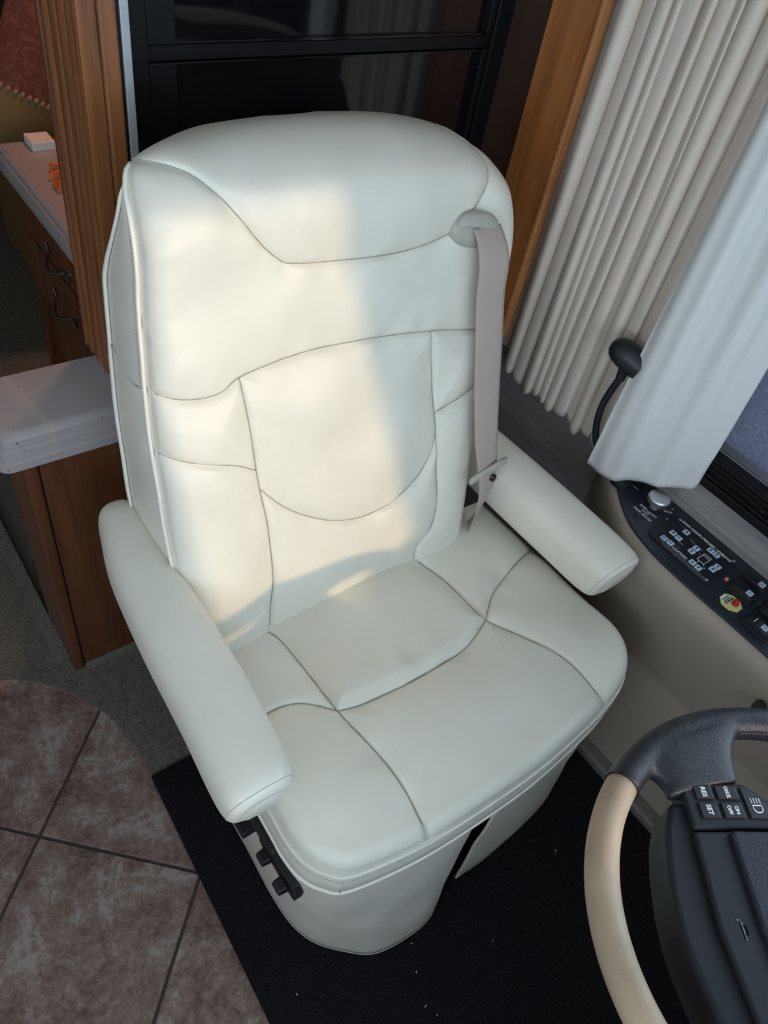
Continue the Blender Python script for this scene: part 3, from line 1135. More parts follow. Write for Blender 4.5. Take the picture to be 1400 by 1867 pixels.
sseams = {k: cr(v, 8) for k, v in dict(
    sl=[(0.385, 0.70), (0.391, 0.62), (0.408, 0.578), (0.414, 0.503), (0.418, 0.421), (0.427, 0.338), (0.429, 0.259), (0.419, 0.190)],
    sr=[(0.70, 0.70), (0.71, 0.622), (0.728, 0.553), (0.733, 0.48), (0.738, 0.433), (0.774, 0.363), (0.803, 0.282), (0.808, 0.200)],
    arc=[(0.418, 0.421), (0.457, 0.41), (0.537, 0.402), (0.607, 0.403), (0.672, 0.408), (0.738, 0.433)],
    wl=[(0.25, 0.455), (0.317, 0.472), (0.355, 0.471), (0.385, 0.456), (0.418, 0.421)],
    wr=[(0.738, 0.433), (0.794, 0.473), (0.889, 0.507), (0.95, 0.52)]).items()}
ds2 = np.min([dist_poly(P2, s) for s in sseams.values()], 0)
er2 = 0.020
q2 = np.clip(de2 / er2, 0, 1)
roll2 = -er2 * (1 - np.sqrt(np.clip(1 - (1 - q2) ** 2, 0, 1)))
puff2 = 0.011 * (1 - np.exp(-ds2 / 0.030)) + 0.0055 * (1 - np.exp(-ds2 / 0.0030)) - 0.0055
mid_in = (X2 > xof(sseams['sl'], Y2)) & (X2 < xof(sseams['sr'], Y2))
rear_c = mid_in & (Y2 > yof(sseams['arc'], X2))
over = 0.010 * np.exp(-np.abs(Y2 - yof(sseams['arc'], X2) - 0.02) / 0.05) * rear_c * (1 - np.exp(-ds2 / 0.012))
crn = 0.010 * np.cos(np.clip((X2 - 0.60) / 0.34, -1, 1) * math.pi / 2) - 0.004 + 0.010 * np.exp(-((Y2 - 0.30) / 0.08) ** 2)
wr2 = 0.0020 * soft(P2, 21, 90) * np.exp(-ds2 / 0.02) * sm(0.0, 0.006, ds2) + 0.0026 * soft(P2, 23, 24) + 0.0012 * soft(P2 * np.array([1.0, 0.45]), 25, 70) * rear_c * np.exp(-np.abs(Y2 - 0.44) / 0.03)
Z2 = 0.500 + roll2 + puff2 + crn + over + wr2
W2 = np.stack([X2, Y2, Z2], -1)
F2 = (P2[:-1, :-1] + P2[1:, 1:]) / 2
fx, fy = F2[..., 0], F2[..., 1]
reg2 = np.zeros(fx.shape, int)
lf = fx < xof(sseams['sl'], fy)
rg = fx > xof(sseams['sr'], fy)
reg2[lf] = np.where(fy > yof(sseams['wl'], fx), 2, 3)[lf]
reg2[rg] = np.where(fy > yof(sseams['wr'], fx), 4, 5)[rg]
cc = ~lf & ~rg
reg2[cc] = np.where(fy > yof(sseams['arc'], fx), 0, 1)[cc]
# boxing under the cushion edge
ri = [(i, 0) for i in range(len(ys) - 1, -1, -1)] + [(0, j) for j in range(1, nx2 - 1, 2)] + [(i, nx2 - 1) for i in range(len(ys))]
bx_ = np.array([X2[i, j] for i, j in ri])
by_ = np.array([Y2[i, j] for i, j in ri])
bz_ = np.array([Z2[i, j] for i, j in ri])
# outward direction of the rim
tx, ty = np.gradient(bx_), np.gradient(by_)
tl = np.hypot(tx, ty) + 1e-9
ox, oy = ty / tl, -tx / tl
ctr = np.array([0.6, 0.43])
flip = np.sign((bx_ - ctr[0]) * ox + (by_ - ctr[1]) * oy)
ox, oy = ox * flip, oy * flip
for _ in range(6):
    ox = np.convolve(np.pad(ox, 2, 'edge'), np.ones(5) / 5, 'valid')
    oy = np.convolve(np.pad(oy, 2, 'edge'), np.ones(5) / 5, 'valid')


def crim(out, z):
    return np.stack([bx_ + ox * out, by_ + oy * out, bz_ * 0 + z], -1)


g = G()
g.rings([l.tolist() for l in (np.stack([bx_, by_, bz_], -1), crim(0.004, 0.474), crim(0.007, 0.452), crim(0.005, 0.428), crim(-0.004, 0.416), crim(-0.03, 0.410))], False, False, False)
n_ = len(bx_)
g.f.append(tuple(range(6 * n_ - n_, 6 * n_)))
cush = g.build('seat_cushion', WHITE, seat, 60)
panels_from_grid(W2, reg2, ['seat_panel', 'seat_panel', 'bolster_panel', 'bolster_panel', 'bolster_panel', 'bolster_panel'], WHITE, cush)
seam_shade_lines(sseams, (0, 0, 1), None, P2, W2, cush)
G().tube([tuple(p) for p in crim(0.0035, 0.4785)[::2]], 0.0016, 6).build('piping', PIPE, cush, 180)
G().tube([tuple(p) for p in crim(0.004, 0.420)[::2]], 0.0032, 6).build('piping', PIPE, cush, 180)
for k, (oo, zz_) in enumerate(((-0.0045, 0.4945), (0.0062, 0.468))):
    stitches(crim(oo, zz_)[60:-60:3], 0.0052, 0.0034, 0.0006, 'stitching', cush)
g = G()
i0 = int(np.argmin(np.abs(bx_ - 0.30) + (by_ > 0.25)))
G().tube([tuple(crim(0.002, 0.479)[i0]), tuple(crim(0.0078, 0.452)[i0]), tuple(crim(0.006, 0.426)[i0])], 0.0010, 5).build('seam', THREAD, cush, 180)

# ---- armrests


def armrest(secs, side):
    rings = []
    n = 28
    for (y, xc, zc_, hw, hh, sl) in secs:
        r = []
        for k in range(n):
            t = 2 * math.pi * k / n
            c, s = math.cos(t), math.sin(t)
            e = 2 / 2.7
            px = hw * math.copysign(abs(c) ** e, c)
            pz = hh * math.copysign(abs(s) ** e, s)
            r.append((xc + px, y - sl * pz, zc_ + pz))
        rings.append(r)
    g = G()
    g.rings(rings, True, True, True)
    o = g.build('armrest', WHITE, seat, 180)
    md = o.modifiers.new('sub', 'SUBSURF')
    md.levels = md.render_levels = 2
    return o, rings


def arm_secs(base):
    B = cr(base, 4)
    return [tuple(b) for b in B]


armL, rl = armrest(arm_secs([(0.848, 0.258, 0.600, 0.022, 0.036, -0.1), (0.843, 0.257, 0.600, 0.031, 0.048, -0.1), (0.81, 0.2545, 0.600, 0.038, 0.055, -0.05), (0.74, 0.247, 0.600, 0.046, 0.057, 0.0), (0.60, 0.242, 0.600, 0.0525, 0.058, 0.0), (0.47, 0.238, 0.600, 0.053, 0.058, 0.0), (0.39, 0.232, 0.600, 0.052, 0.057, 0.1), (0.350, 0.229, 0.599, 0.050, 0.056, 0.20), (0.332, 0.227, 0.598, 0.0455, 0.051, 0.22), (0.324, 0.226, 0.597, 0.039, 0.044, 0.22), (0.321, 0.226, 0.597, 0.031, 0.036, 0.2)]), -1)
armR, rr = armrest(arm_secs([(0.80, 0.935, 0.585, 0.030, 0.040, 0.0), (0.79, 0.935, 0.585, 0.044, 0.050, 0.0), (0.74, 0.938, 0.585, 0.052, 0.056, 0.0), (0.60, 0.942, 0.585, 0.055, 0.057, 0.0), (0.47, 0.945, 0.585, 0.055, 0.056, 0.0), (0.40, 0.946, 0.585, 0.055, 0.055, 0.1), (0.370, 0.946, 0.585, 0.053, 0.053, 0.20), (0.356, 0.946, 0.585, 0.0495, 0.050, 0.22), (0.349, 0.946, 0.585, 0.044, 0.045, 0.22), (0.3465, 0.946, 0.585, 0.037, 0.038, 0.2)]), 1)
for arm, rg_ in ((armL, rl), (armR, rr)):
    r0 = rg_[-9]
    c_ = Vector(tuple(sum(p[k] for p in r0) / len(r0) for k in range(3)))
    G().tube([tuple(Vector(p) + (Vector(p) - c_).normalized() * -0.0004) for p in r0], 0.0010, 5, closed=True).build('seam', THREAD, arm, 180)
    # sewn end cap
    c0 = Vector((sum(p[0] for p in rg_[-1]) / len(r0), sum(p[1] for p in rg_[-1]) / len(r0), sum(p[2] for p in rg_[-1]) / len(r0)))
    g = G()
    rings = []
    for k, pu in ((0.97, 0.0), (0.8, 0.003), (0.5, 0.0045), (0.2, 0.005)):
        rings.append([tuple(c0 + (Vector(p) - c0) * k + Vector((0, -pu, 0))) for p in rg_[-1]])
    g.rings(rings, True, False, True)
    g.build('end_cap', WHITE, arm, 180)

# ---- skirt flaps around the base


def flap(top, bot, waves, name='skirt_flap', nz=26):
    T = cr(top, 10)
    Bm = cr(bot, 10)
    n = 120

    def rs(Q):
        s = np.r_[0, np.cumsum(np.linalg.norm(np.diff(Q, axis=0), axis=1))]
        u = np.linspace(0, s[-1], n)
        return np.stack([np.interp(u, s, Q[:, k]) for k in range(3)], -1)
    T, Bm = rs(T), rs(Bm)
    k = np.linspace(0, 1, nz)[:, None, None]
    Wp = T[None] * (1 - k) + Bm[None] * k
    bow = np.sin(k * math.pi) * 0.006
    tan = np.gradient(Bm[:, :2], axis=0)
    tan /= np.linalg.norm(tan, axis=1, keepdims=True) + 1e-9
    nrm = np.stack([-tan[:, 1], tan[:, 0]], -1)
    uu = np.linspace(0, 1, n)
    wv = waves * (np.sin(uu * 21 + 1.0)[None, :] * 0.5 + np.sin(uu * 9 + 3 * k[:, 0])) * k[:, 0] * (1 - 0.4 * k[:, 0])
    wv = wv + 0.0013 * soft(np.stack([np.repeat(uu[None], nz, 0), np.repeat(k[:, 0] * 0.7, n, 1)], -1), 41, 22) * np.sin(np.clip(k[:, 0] * 3, 0, 1) * 1.57)
    Wp[..., 0] += nrm[None, :, 0] * (wv + bow[..., 0] * 0)
    Wp[..., 1] += nrm[None, :, 1] * (wv + bow[..., 0] * 0)
    o = G().grid(Wp).build(name, SKIRT, seat, 180, solid=0.004)
    G().tube([tuple(p) for p in Wp[-1][::2]], 0.0028, 6).build('hem', PIPE, o, 180)
    stitches(Wp[:, -1][2:], 0.006, 0.004, 0.0006, 'stitching', o)
    return o


flap([(0.295, 0.62, 0.418), (0.285, 0.45, 0.418), (0.283, 0.34, 0.418), (0.290, 0.275, 0.418), (0.315, 0.232, 0.418), (0.37, 0.212, 0.418), (0.47, 0.202, 0.418), (0.555, 0.203, 0.418), (0.597, 0.212, 0.418)],
     [(0.302, 0.60, 0.022), (0.300, 0.47, 0.02), (0.296, 0.36, 0.02), (0.301, 0.290, 0.02), (0.330, 0.232, 0.02), (0.378, 0.188, 0.02), (0.430, 0.170, 0.02), (0.490, 0.162, 0.02), (0.535, 0.174, 0.028), (0.556, 0.206, 0.055)], 0.0035)
flap([(0.618, 0.200, 0.418), (0.70, 0.202, 0.418), (0.80, 0.212, 0.418), (0.875, 0.232, 0.418), (0.905, 0.27, 0.418), (0.915, 0.36, 0.418), (0.910, 0.60, 0.418)],
     [(0.606, 0.190, 0.03), (0.69, 0.192, 0.022), (0.80, 0.198, 0.02), (0.90, 0.215, 0.02), (0.945, 0.250, 0.02), (0.955, 0.36, 0.02), (0.945, 0.60, 0.02)], 0.003)
bx('pedestal', 0.42, 0.78, 0.30, 0.60, 0.015, 0.412, BLACK_PLASTIC, seat, 0.01)

# ---- seat controls on the left flank
FX = 0.272
g = G()
Mx = frame((FX + 0.012, 0.352, 0.352), (0, -1, 0.12), (0, 0.12, 1))      # local x forward, y up, z to the left (-x world)
Mx = frame((FX + 0.012, 0.375, 0.345), (0, -1, 0.05), (0, 0.05, 1))
g = G().prism([(-0.09, -0.011), (0.046, -0.011), (0.052, -0.004), (0.052, 0.006), (0.046, 0.011), (-0.09, 0.011)], -0.014, 0.010, frame((FX, 0.385, 0.332), (0, -1, 0.0), (0, 0, 1)))
ctl = g.build('recline_bar', BLACK_PLASTIC, seat, None, 0.002)
plateM = frame((FX + 0.006, 0.330, 0.268), (0, -1, 0.0), (0, 0, 1))
g = G().prism([(-0.062, -0.002), (-0.052, 0.014), (0.040, 0.014), (0.052, 0.002), (0.052, -0.016), (0.044, -0.020), (-0.050, -0.020), (-0.060, -0.014)], -0.012, 0.004, plateM)
swp = g.build('switch_plate', BLACK_PLASTIC, seat, None, 0.0015)
for px in (-0.030, 0.022):
    G().prism([(px - 0.014, -0.014), (px + 0.014, -0.014), (px + 0.012, 0.002), (px - 0.012, 0.002)], 0.004, 0.022, plateM, 0.15).build('switch_knob', BLACK_PLASTIC, swp, None, 0.003)
G().prism([(-0.030, -0.009), (0.024, -0.009), (0.030, 0.0), (0.024, 0.009), (-0.030, 0.009)], -0.02, 0.020, frame((FX, 0.432, 0.262), (0, -1, 0.0), (0, 0, 1))).build('lever', BLACK_PLASTIC, seat, None, 0.002)

# ---- seat belt: guide, webbing, latch plate
belt = bpy.data.objects.new('seat_belt', None)
COL.objects.link(belt)
belt.parent = seat
belt.matrix_parent_inverse = parent_world(seat).inverted()
tag(belt, 'taupe seat belt with beige guide and latch plate')


def dsurf(x, h):
    i = int(np.argmin(np.abs(hs - h)))
    return float(np.interp(x, X[i], D[i]))


gx, gh = 0.818, 0.603
gd = dsurf(gx, gh)
GM = Matrix(((1, BU[0], BN[0], 0), (0, BU[1], BN[1], 0), (0, BU[2], BN[2], 0), (0, 0, 0, 1)))
GM.translation = Vector(BW(gx, gh, gd - 0.004))
GM = GM @ Matrix.Rotation(math.radians(-12), 4, 'Z')


def oval(a, b, n=36, p=2.2):
    return [(a * math.copysign(abs(math.cos(t)) ** (2 / p), math.cos(t)), b * math.copysign(abs(math.sin(t)) ** (2 / p), math.sin(t))) for t in [2 * math.pi * k / n for k in range(n)]]


g = G()
rings = []
for k, z in ((1.0, 0.0), (1.0, 0.006), (0.94, 0.011), (0.75, 0.0145), (0.4, 0.016)):
    rings.append([GM @ Vector((x * k, y * k - 0.002, z)) for x, y in oval(0.043, 0.026)])
g.rings(rings, True, True, True)
g.build('belt_guide', BELT_GREY, belt, 60)
# hood of the guide over the webbing
g = G()
rings = []
for k, z in ((1.0, 0.010), (1.02, 0.017), (0.9, 0.022), (0.6, 0.025), (0.2, 0.026)):
    rings.append([GM @ Vector((0.003 + x * k, max(y, -0.004) * k + 0.006, z)) for x, y in oval(0.040, 0.020)])
g.rings(rings, True, True, True)
g.build('guide_hood', BELT_GREY, belt, 60)
# webbing: (centre x, h, d, half width, twist)
web = [(0.8385, 0.604, gd + 0.012, 0.0285, 0.0), (0.8395, 0.588, gd + 0.0215, 0.0285, 0.0), (0.8405, 0.570, gd + 0.027, 0.0290, 0.05), (0.8415, 0.545, gd + 0.029, 0.0290, 0.08), (0.8425, 0.50, 0.040, 0.0290, 0.05), (0.8430, 0.42, 0.040, 0.0290, 0.03), (0.8435, 0.33, 0.040, 0.0285, 0.0), (0.8455, 0.24, 0.042, 0.0270, -0.05), (0.8490, 0.19, 0.044, 0.0255, -0.15), (0.8510, 0.15, 0.042, 0.0245, -0.25), (0.8505, 0.105, 0.028, 0.0215, -0.45), (0.8485, 0.065, 0.010, 0.0180, -0.75), (0.846, 0.025, -0.012, 0.0150, -0.95), (0.844, -0.03, -0.036, 0.0130, -1.0)]
WB = cr(web, 6)
Pw = np.zeros((len(WB), 9, 3))
for i, (x, h, d, hw, tw) in enumerate(WB):
    for j, s in enumerate(np.linspace(-1, 1, 9)):
        Pw[i, j] = BW(x + s * hw * math.cos(tw), h, d + s * hw * math.sin(tw) + 0.002 * (1 - s * s))
G().grid(Pw).build('webbing', BELT_CLOTH, belt, 180, solid=0.0016)
# latch plate, tilted bar threaded by the webbing
LMt = Matrix(((1, BU[0], BN[0], 0), (0, BU[1], BN[1], 0), (0, BU[2], BN[2], 0), (0, 0, 0, 1)))
LMt.translation = Vector(BW(0.848, 0.188, 0.046))
LMt = LMt @ Matrix.Rotation(math.radians(10), 4, 'Z')
g = G()
g.tube([LMt @ Vector(p) for p in [(-0.040, -0.006, -0.002), (-0.040, 0.003, 0.003), (-0.034, 0.006, 0.005), (0.030, 0.006, 0.005), (0.040, 0.004, 0.004), (0.043, -0.004, 0.0), (0.036, -0.007, -0.003)]], 0.0048, 8)
g.tube([LMt @ Vector(p) for p in [(-0.040, -0.006, -0.002), (0.036, -0.007, -0.004)]], 0.004, 8)
g.build('latch_plate', BELT_GREY, belt, 60)
G().lathe([(0.0075, 0), (0.0075, 0.002), (0.005, 0.0042), (0.001, 0.0045)], 20, LMt @ Matrix.Translation((0.008, -0.020, 0.002))).build('snap_button', BLACK_GLOSS, belt, 40)
buck = G().box(0.862, 0.872, 0.60, 0.68, 0.42, 0.50).build('anchor_strap', MAROON, seat, None, 0.002)

# ================================================================== STEERING WHEEL
wc = Vector((0.5845, -0.1529, 0.8083))
wt = Vector((-0.5616, -0.8253, 0.0598)).normalized()
wu = Vector((0.8274, -0.5601, 0.0406))
WM = frame(wc, wt, wu - wt * wu.dot(wt))
wheel = thing('steering_wheel', 'large steering wheel with tan leather rim and black leather spoke section', 'steering wheel', (0.60, -0.42, 0.45))
RR = 0.2295


def rim_arc(a0, a1, rad, name, mat, n=60):
    g = G()
    rings = []
    for k in range(n + 1):
        a = math.radians(a0 + (a1 - a0) * k / n)
        r_ = rad(a0 + (a1 - a0) * k / n)
        c = Vector((math.cos(a), math.sin(a), 0))
        rings.append([WM @ (c * (RR + r_ * math.cos(2 * math.pi * j / 16)) + Vector((0, 0, 1.05 * r_ * math.sin(2 * math.pi * j / 16)))) for j in range(16)])
    g.rings(rings, True, True, True)
    return g.build(name, mat, wheel, 60)


def tanr(a):
    return 0.0172


rimt = rim_arc(230, 310, tanr, 'rim_grip', TAN_LEATHER)
tag(rimt, 'worn tan leather rim section')
rimt2 = rim_arc(30, 150, tanr, 'rim_grip', TAN_LEATHER)
tag(rimt2, 'worn tan leather rim section')
for a0, a1 in ((150, 230), (310, 390)):
    for e in (a0, a1):
        rim_arc(e - 0.35, e + 0.35, lambda a: 0.0195, 'rim_joint', BLACK_PLASTIC, 2)


def mirror(p, s):
    return (p[0] * s, p[1])


for s in (1, -1):
    # black leather web from rim to button pod
    A = cr([(-0.180, -0.150), (-0.166, -0.142), (-0.154, -0.134), (-0.146, -0.129), (-0.138, -0.128), (-0.131, -0.129)], 6)
    Bq = cr([(-0.232, 0.004), (-0.211, -0.019), (-0.194, -0.031), (-0.180, -0.037), (-0.166, -0.040), (-0.151, -0.041)], 6)
    rings = []
    for k in range(len(A)):
        u = k / (len(A) - 1)
        a, b = Vector((A[k][0] * s, A[k][1], 0)), Vector((Bq[k][0] * s, Bq[k][1], 0))
        c = (a + b) / 2
        hv = (b - a) / 2
        th = 0.0200 * (1 - u) + 0.0118 * u
        ring = []
        for j in range(28):
            t = 2 * math.pi * j / 28
            cs, sn = math.cos(t), math.sin(t)
            ring.append(WM @ (c + hv * math.copysign(abs(cs) ** 0.6, cs) + Vector((0, 0, th * math.copysign(abs(sn) ** 0.55, sn) + 0.001 * u))))
        rings.append(ring)
    g = G()
    g.rings(rings, True, True, True)
    a0_, a1_ = (150, 230) if s == 1 else (310, 390)
    arcs = []
    for k in range(61):
        a = math.radians(a0_ + (a1_ - a0_) * k / 60)
        c = Vector((math.cos(a), math.sin(a), 0))
        arcs.append([WM @ (c * (RR + 0.0192 * math.cos(2 * math.pi * j / 20)) + Vector((0, 0, 0.0195 * math.sin(2 * math.pi * j / 20)))) for j in range(20)])
    g.rings(arcs, True, True, True)
    spoke = g.build('spoke_section', BLACK_LEATHER, wheel, 180)
    md = spoke.modifiers.new('remesh', 'REMESH')
    md.mode = 'VOXEL'
    md.voxel_size = 0.0022
    md.use_smooth_shade = True
    md = spoke.modifiers.new('smooth', 'SMOOTH')
    md.factor = 0.5
    md.iterations = 26
    tag(spoke, 'black leather rim section with its spoke')
    # stitches along the inner side of the rim
    pth = [WM @ Vector((s * (RR - 0.0195) * math.cos(math.radians(a)), (RR - 0.0195) * math.sin(math.radians(a)), 0.010)) for a in np.linspace(152, 185, 40)]
    stitches([tuple(p) for p in pth], 0.0045, 0.003, 0.0008, 'stitching', spoke, PEWTER)
    # button pod
    pod = [(-0.1465, -0.1135), (-0.1465, -0.0395), (-0.128, -0.0165), (-0.0965, 0.012), (-0.0955, -0.1155)]
    pd = G().prism([mirror(p, s) for p in pod], -0.022, 0.0105, WM).build('button_pod', HUB_PLASTIC, wheel, None, 0.003)
    if s == 1:
        def btn(poly):
            o = G().prism(poly, 0.0105, 0.0128, WM).build('wheel_button', BLACK_PLASTIC, pd, None, 0.0012)
            return o

        def rect(t0, t1, u0, u1):
            return [(t0, u0), (t1, u0), (t1, u1), (t0, u1)]
        z = 0.0130
        for (t0, t1, u0, u1, lines, sz) in ((-0.1430, -0.1272, -0.1015, -0.0815, ['RES'], 0.0075), (-0.1238, -0.1062, -0.1020, -0.0815, ['SET'], 0.0075), (-0.1430, -0.1272, -0.0770, -0.0525, ['CANCEL'], 0.0062), (-0.1238, -0.1062, -0.0765, -0.0530, ['ON', 'OFF'], 0.0058)):
            b = btn(rect(t0, t1, u0, u1))
            for k, ln in enumerate(lines):
                du = 0.0 if len(lines) == 1 else (0.0042, -0.0042)[k]
                m2 = WM @ Matrix.Translation(((t0 + t1) / 2, (u0 + u1) / 2 + du, z))
                text(ln, sz, m2, PRINT, b, width={'CANCEL': 0.0135}.get(ln), bold=0.00015)
        b = btn([(-0.1420, -0.0482), (-0.1360, -0.0360), (-0.1062, -0.0105), (-0.1062, -0.0478)])
        # headlamp symbol: D with four beams
        g = G()
        cx_, cy_ = -0.1170, -0.0360
        arc_ = [(cx_ - 0.0035, cy_ - 0.0050)] + [(cx_ + 0.0045 * math.sin(t), cy_ - 0.0050 * math.cos(t)) for t in np.linspace(0, math.pi, 10)] + [(cx_ - 0.0035, cy_ + 0.0050)]
        g.tube([WM @ Vector((p[0], p[1], z)) for p in arc_], 0.0007, 5, closed=True)
        for k in range(4):
            u = cy_ - 0.0048 + k * 0.0032
            g.tube([WM @ Vector((cx_ - 0.0058, u, z)), WM @ Vector((cx_ - 0.0115, u, z))], 0.0007, 5)
        g.build('lamp_symbol', PRINT, b)
    else:
        G().prism([mirror(p, -1) for p in [(-0.143, -0.101), (-0.106, -0.101), (-0.106, -0.05), (-0.143, -0.05)]], 0.0105, 0.0128, WM).build('wheel_button', BLACK_PLASTIC, pd, None, 0.0012)

# hub: housing, raised cap, grained pad
hl = [(-0.128, -0.128), (-0.100, -0.1415), (-0.0704, -0.150), (-0.03, -0.157), (0.0, -0.159), (0.03, -0.157), (0.0704, -0.150), (0.100, -0.1415), (0.128, -0.128), (0.128, -0.03), (0.09, 0.05), (0.05, 0.075), (-0.05, 0.075), (-0.09, 0.05), (-0.128, -0.03)]
hub = G().prism(hl, -0.055, 0.002, WM).build('hub_housing', HUB_PLASTIC, wheel, None, 0.006, 3)
cap = [(-0.0935, -0.1165), (0.0, -0.1235), (0.0935, -0.1165), (0.094, -0.02), (0.07, 0.06), (-0.07, 0.06), (-0.094, -0.02)]
hc = G().prism(cap, 0.0, 0.010, WM).build('hub_cap', BLACK_SATIN, hub, None, 0.004, 3)
pad_ = [(-0.0915, -0.0790), (0.0, -0.0835), (0.0915, -0.0790), (0.091, -0.02), (0.065, 0.055), (-0.065, 0.055), (-0.091, -0.02)]
G().prism(pad_, 0.006, 0.017, WM).build('horn_pad', HUB_LEATHER, hub, None, 0.004, 3)
# embossed horn symbol
g = G()
hx, hy = 0.004, -0.1005
g.tube([WM @ Vector((hx - 0.011, hy, 0.0103)), WM @ Vector((hx + 0.008, hy, 0.0103))], 0.0009, 5)
g.tube([WM @ Vector((hx - 0.011, hy - 0.003, 0.0103)), WM @ Vector((hx - 0.009, hy, 0.0103)), WM @ Vector((hx - 0.011, hy + 0.003, 0.0103))], 0.0009, 5)
g.tube([WM @ Vector((hx + p[0], hy + p[1], 0.0103)) for p in ((-0.004, 0.0), (-0.005, 0.004), (0.003, 0.004), (0.004, 0.0))], 0.0008, 5)
g.build('horn_symbol', BLACK_GLOSS, hub)
# steering column down to the floor
col0 = WM @ Vector((0, -0.02, -0.045))
G().tube([col0, col0 + Vector((0.0, -0.06, -0.18)), (0.60, -0.42, 0.32), (0.60, -0.55, 0.02)], [0.075, 0.06, 0.05, 0.05], 20).build('steering_column', HUB_PLASTIC, wheel, 50)
# brake pedal hanging behind the wheel
ped = thing('brake_pedal', 'grey pedal on the floor behind the steering wheel', 'pedal', (0.56, -0.26, 0.02))
PMx = frame((0.50, -0.165, 0.075), (1, 0, 0), (0, -0.72, 0.60))
G().prism([(-0.045, -0.065), (0.045, -0.065), (0.045, 0.065), (-0.045, 0.065)], 0, 0.018, PMx).build('pedal_pad', PEDAL, ped, None, 0.006)
g = G()
for k in range(5):
    g.box(-0.036, 0.036, -0.05 + k * 0.022, -0.04 + k * 0.022, 0.018, 0.021, PMx)
g.build('pad_rib', BLACK_PLASTIC, ped)
G().tube([(0.50, -0.16, 0.06), (0.50, -0.21, 0.03), (0.50, -0.24, 0.015)], 0.014, 10).build('pedal_arm', BLACK_PLASTIC, ped, 60)

# ================================================================== CURTAINS, LAMP
def pleats(u, n, seed, sharp=0.6):
    r = np.random.default_rng(seed)
    k = np.cumsum(np.r_[0, r.uniform(0.55, 1.5, n)])
    k /= k[-1]
    ph = np.interp(u, k, np.arange(n + 1)) * 2 * math.pi
    amp = np.interp(u, k, r.uniform(0.55, 1.15, n + 1))
    c = np.cos(ph)
    return amp * (np.sign(c) * np.abs(c) ** sharp), ph


nu, nz = 420, 60
u = np.linspace(0, 1, nu)
zv = np.linspace(0, 1, nz)
U, Zv = np.meshgrid(u, zv)
f0, ph = pleats(u, 11, 4, 0.85)
f0 = -(2 * np.abs(np.sin(ph / 2)) ** 0.85 - 1) * (0.8 + 0.25 * np.sin(ph * 0.37 + 1))
f1, _ = pleats(np.clip(u + 0.006 * np.sin(9 * u), 0, 1), 9, 4, 0.85)
yy = 0.896 + (0.590 - 0.896) * U + 0.007 * np.sin(ph * 1.0 + 0.8)[None] * (0.6 + 0.4 * (1 - Zv)) + 0.004 * np.sin(U * 17 + Zv * 3)
amp = 0.019 * (0.75 + 0.35 * (1 - Zv))
xx = 1.168 + amp * f0[None] * (0.8 + 0.2 * np.sin(3 * Zv + 7 * U)) + 0.003 * np.sin(U * 40 + 4 * Zv)
z0 = 0.612 + 0.006 * np.sin(U * 23) + 0.004 * f0[None] - 0.004
zz = z0 + (1.96 - z0) * Zv ** 1.15
cur1 = G().grid(np.stack([xx, yy, zz], -1)).build('curtain', CURTAIN, None, 180, solid=0.0016)
tag(cur1, 'cream pleated curtain hanging behind the seat along the side wall', 'curtain')
# folded back sheet close to the wood fascia
nu2 = 60
u = np.linspace(0, 1, nu2)
U, Zv = np.meshgrid(u, np.linspace(0, 1, 30))
cur3 = G().grid(np.stack([1.181 + 0.004 * np.sin(U * 9), 0.906 + 0.088 * U, 0.64 + 1.32 * Zv], -1)).build('curtain', CURTAIN, None, 180, solid=0.0016)
tag(cur3, 'flat end of cream curtain tucked behind the leaning wood fascia', 'curtain')
# front curtain end, pulled over the console
nu3, nz3 = 160, 90
u = np.linspace(0, 1, nu3)
U, Zv = np.meshgrid(u, np.linspace(0, 1, nz3))
bot = cr([(1.098, 0.574, 0.612), (1.098, 0.545, 0.611), (1.106, 0.513, 0.616), (1.126, 0.474, 0.634), (1.146, 0.440, 0.646), (1.166, 0.412, 0.654), (1.178, 0.398, 0.660), (1.187, 0.396, 0.670)], 10)
top = cr([(1.135, 0.580, 1.96), (1.120, 0.565, 1.96), (1.128, 0.540, 1.96), (1.150, 0.515, 1.96), (1.152, 0.485, 1.96), (1.172, 0.455, 1.96), (1.165, 0.428, 1.96), (1.184, 0.408, 1.96)], 10)


def rs1(Q, n):
    s = np.r_[0, np.cumsum(np.linalg.norm(np.diff(Q, axis=0), axis=1))]
    v = np.linspace(0, s[-1], n)
    return np.stack([np.interp(v, s, Q[:, k]) for k in range(3)], -1)


bo, to = rs1(bot, nu3), rs1(top, nu3)
kz = Zv ** 1.1
mixk = sm(0.0, 0.55, Zv)
Pf = np.zeros((nz3, nu3, 3))
Pf[..., 0] = bo[None, :, 0] * (1 - mixk) + to[None, :, 0] * mixk
Pf[..., 1] = bo[None, :, 1] * (1 - mixk) + to[None, :, 1] * mixk
Pf[..., 2] = bo[None, :, 2] + (1.96 - bo[None, :, 2]) * kz
fold = 0.006 * np.sin(U * 15 + 0.6 + 0.5 * Zv) + 0.0025 * np.sin(U * 37 + 2 * Zv)
hemw = 0.0022 * soft(np.stack([U * 0.35, Zv * 1.3], -1), 31, 60) * np.exp(-Zv / 0.06)
Pf[..., 0] += (fold * (0.4 + 0.6 * sm(0, 0.4, Zv)) + hemw) * 0.8
Pf[..., 1] += (fold * (0.4 + 0.6 * sm(0, 0.4, Zv)) + hemw) * 0.6
cur2 = G().grid(Pf).build('curtain', CURTAIN_LIT, None, 180, solid=0.0016)
tag(cur2, 'front end of the curtain, coloured lighter for the light on it, drawn forward over the side console', 'curtain')

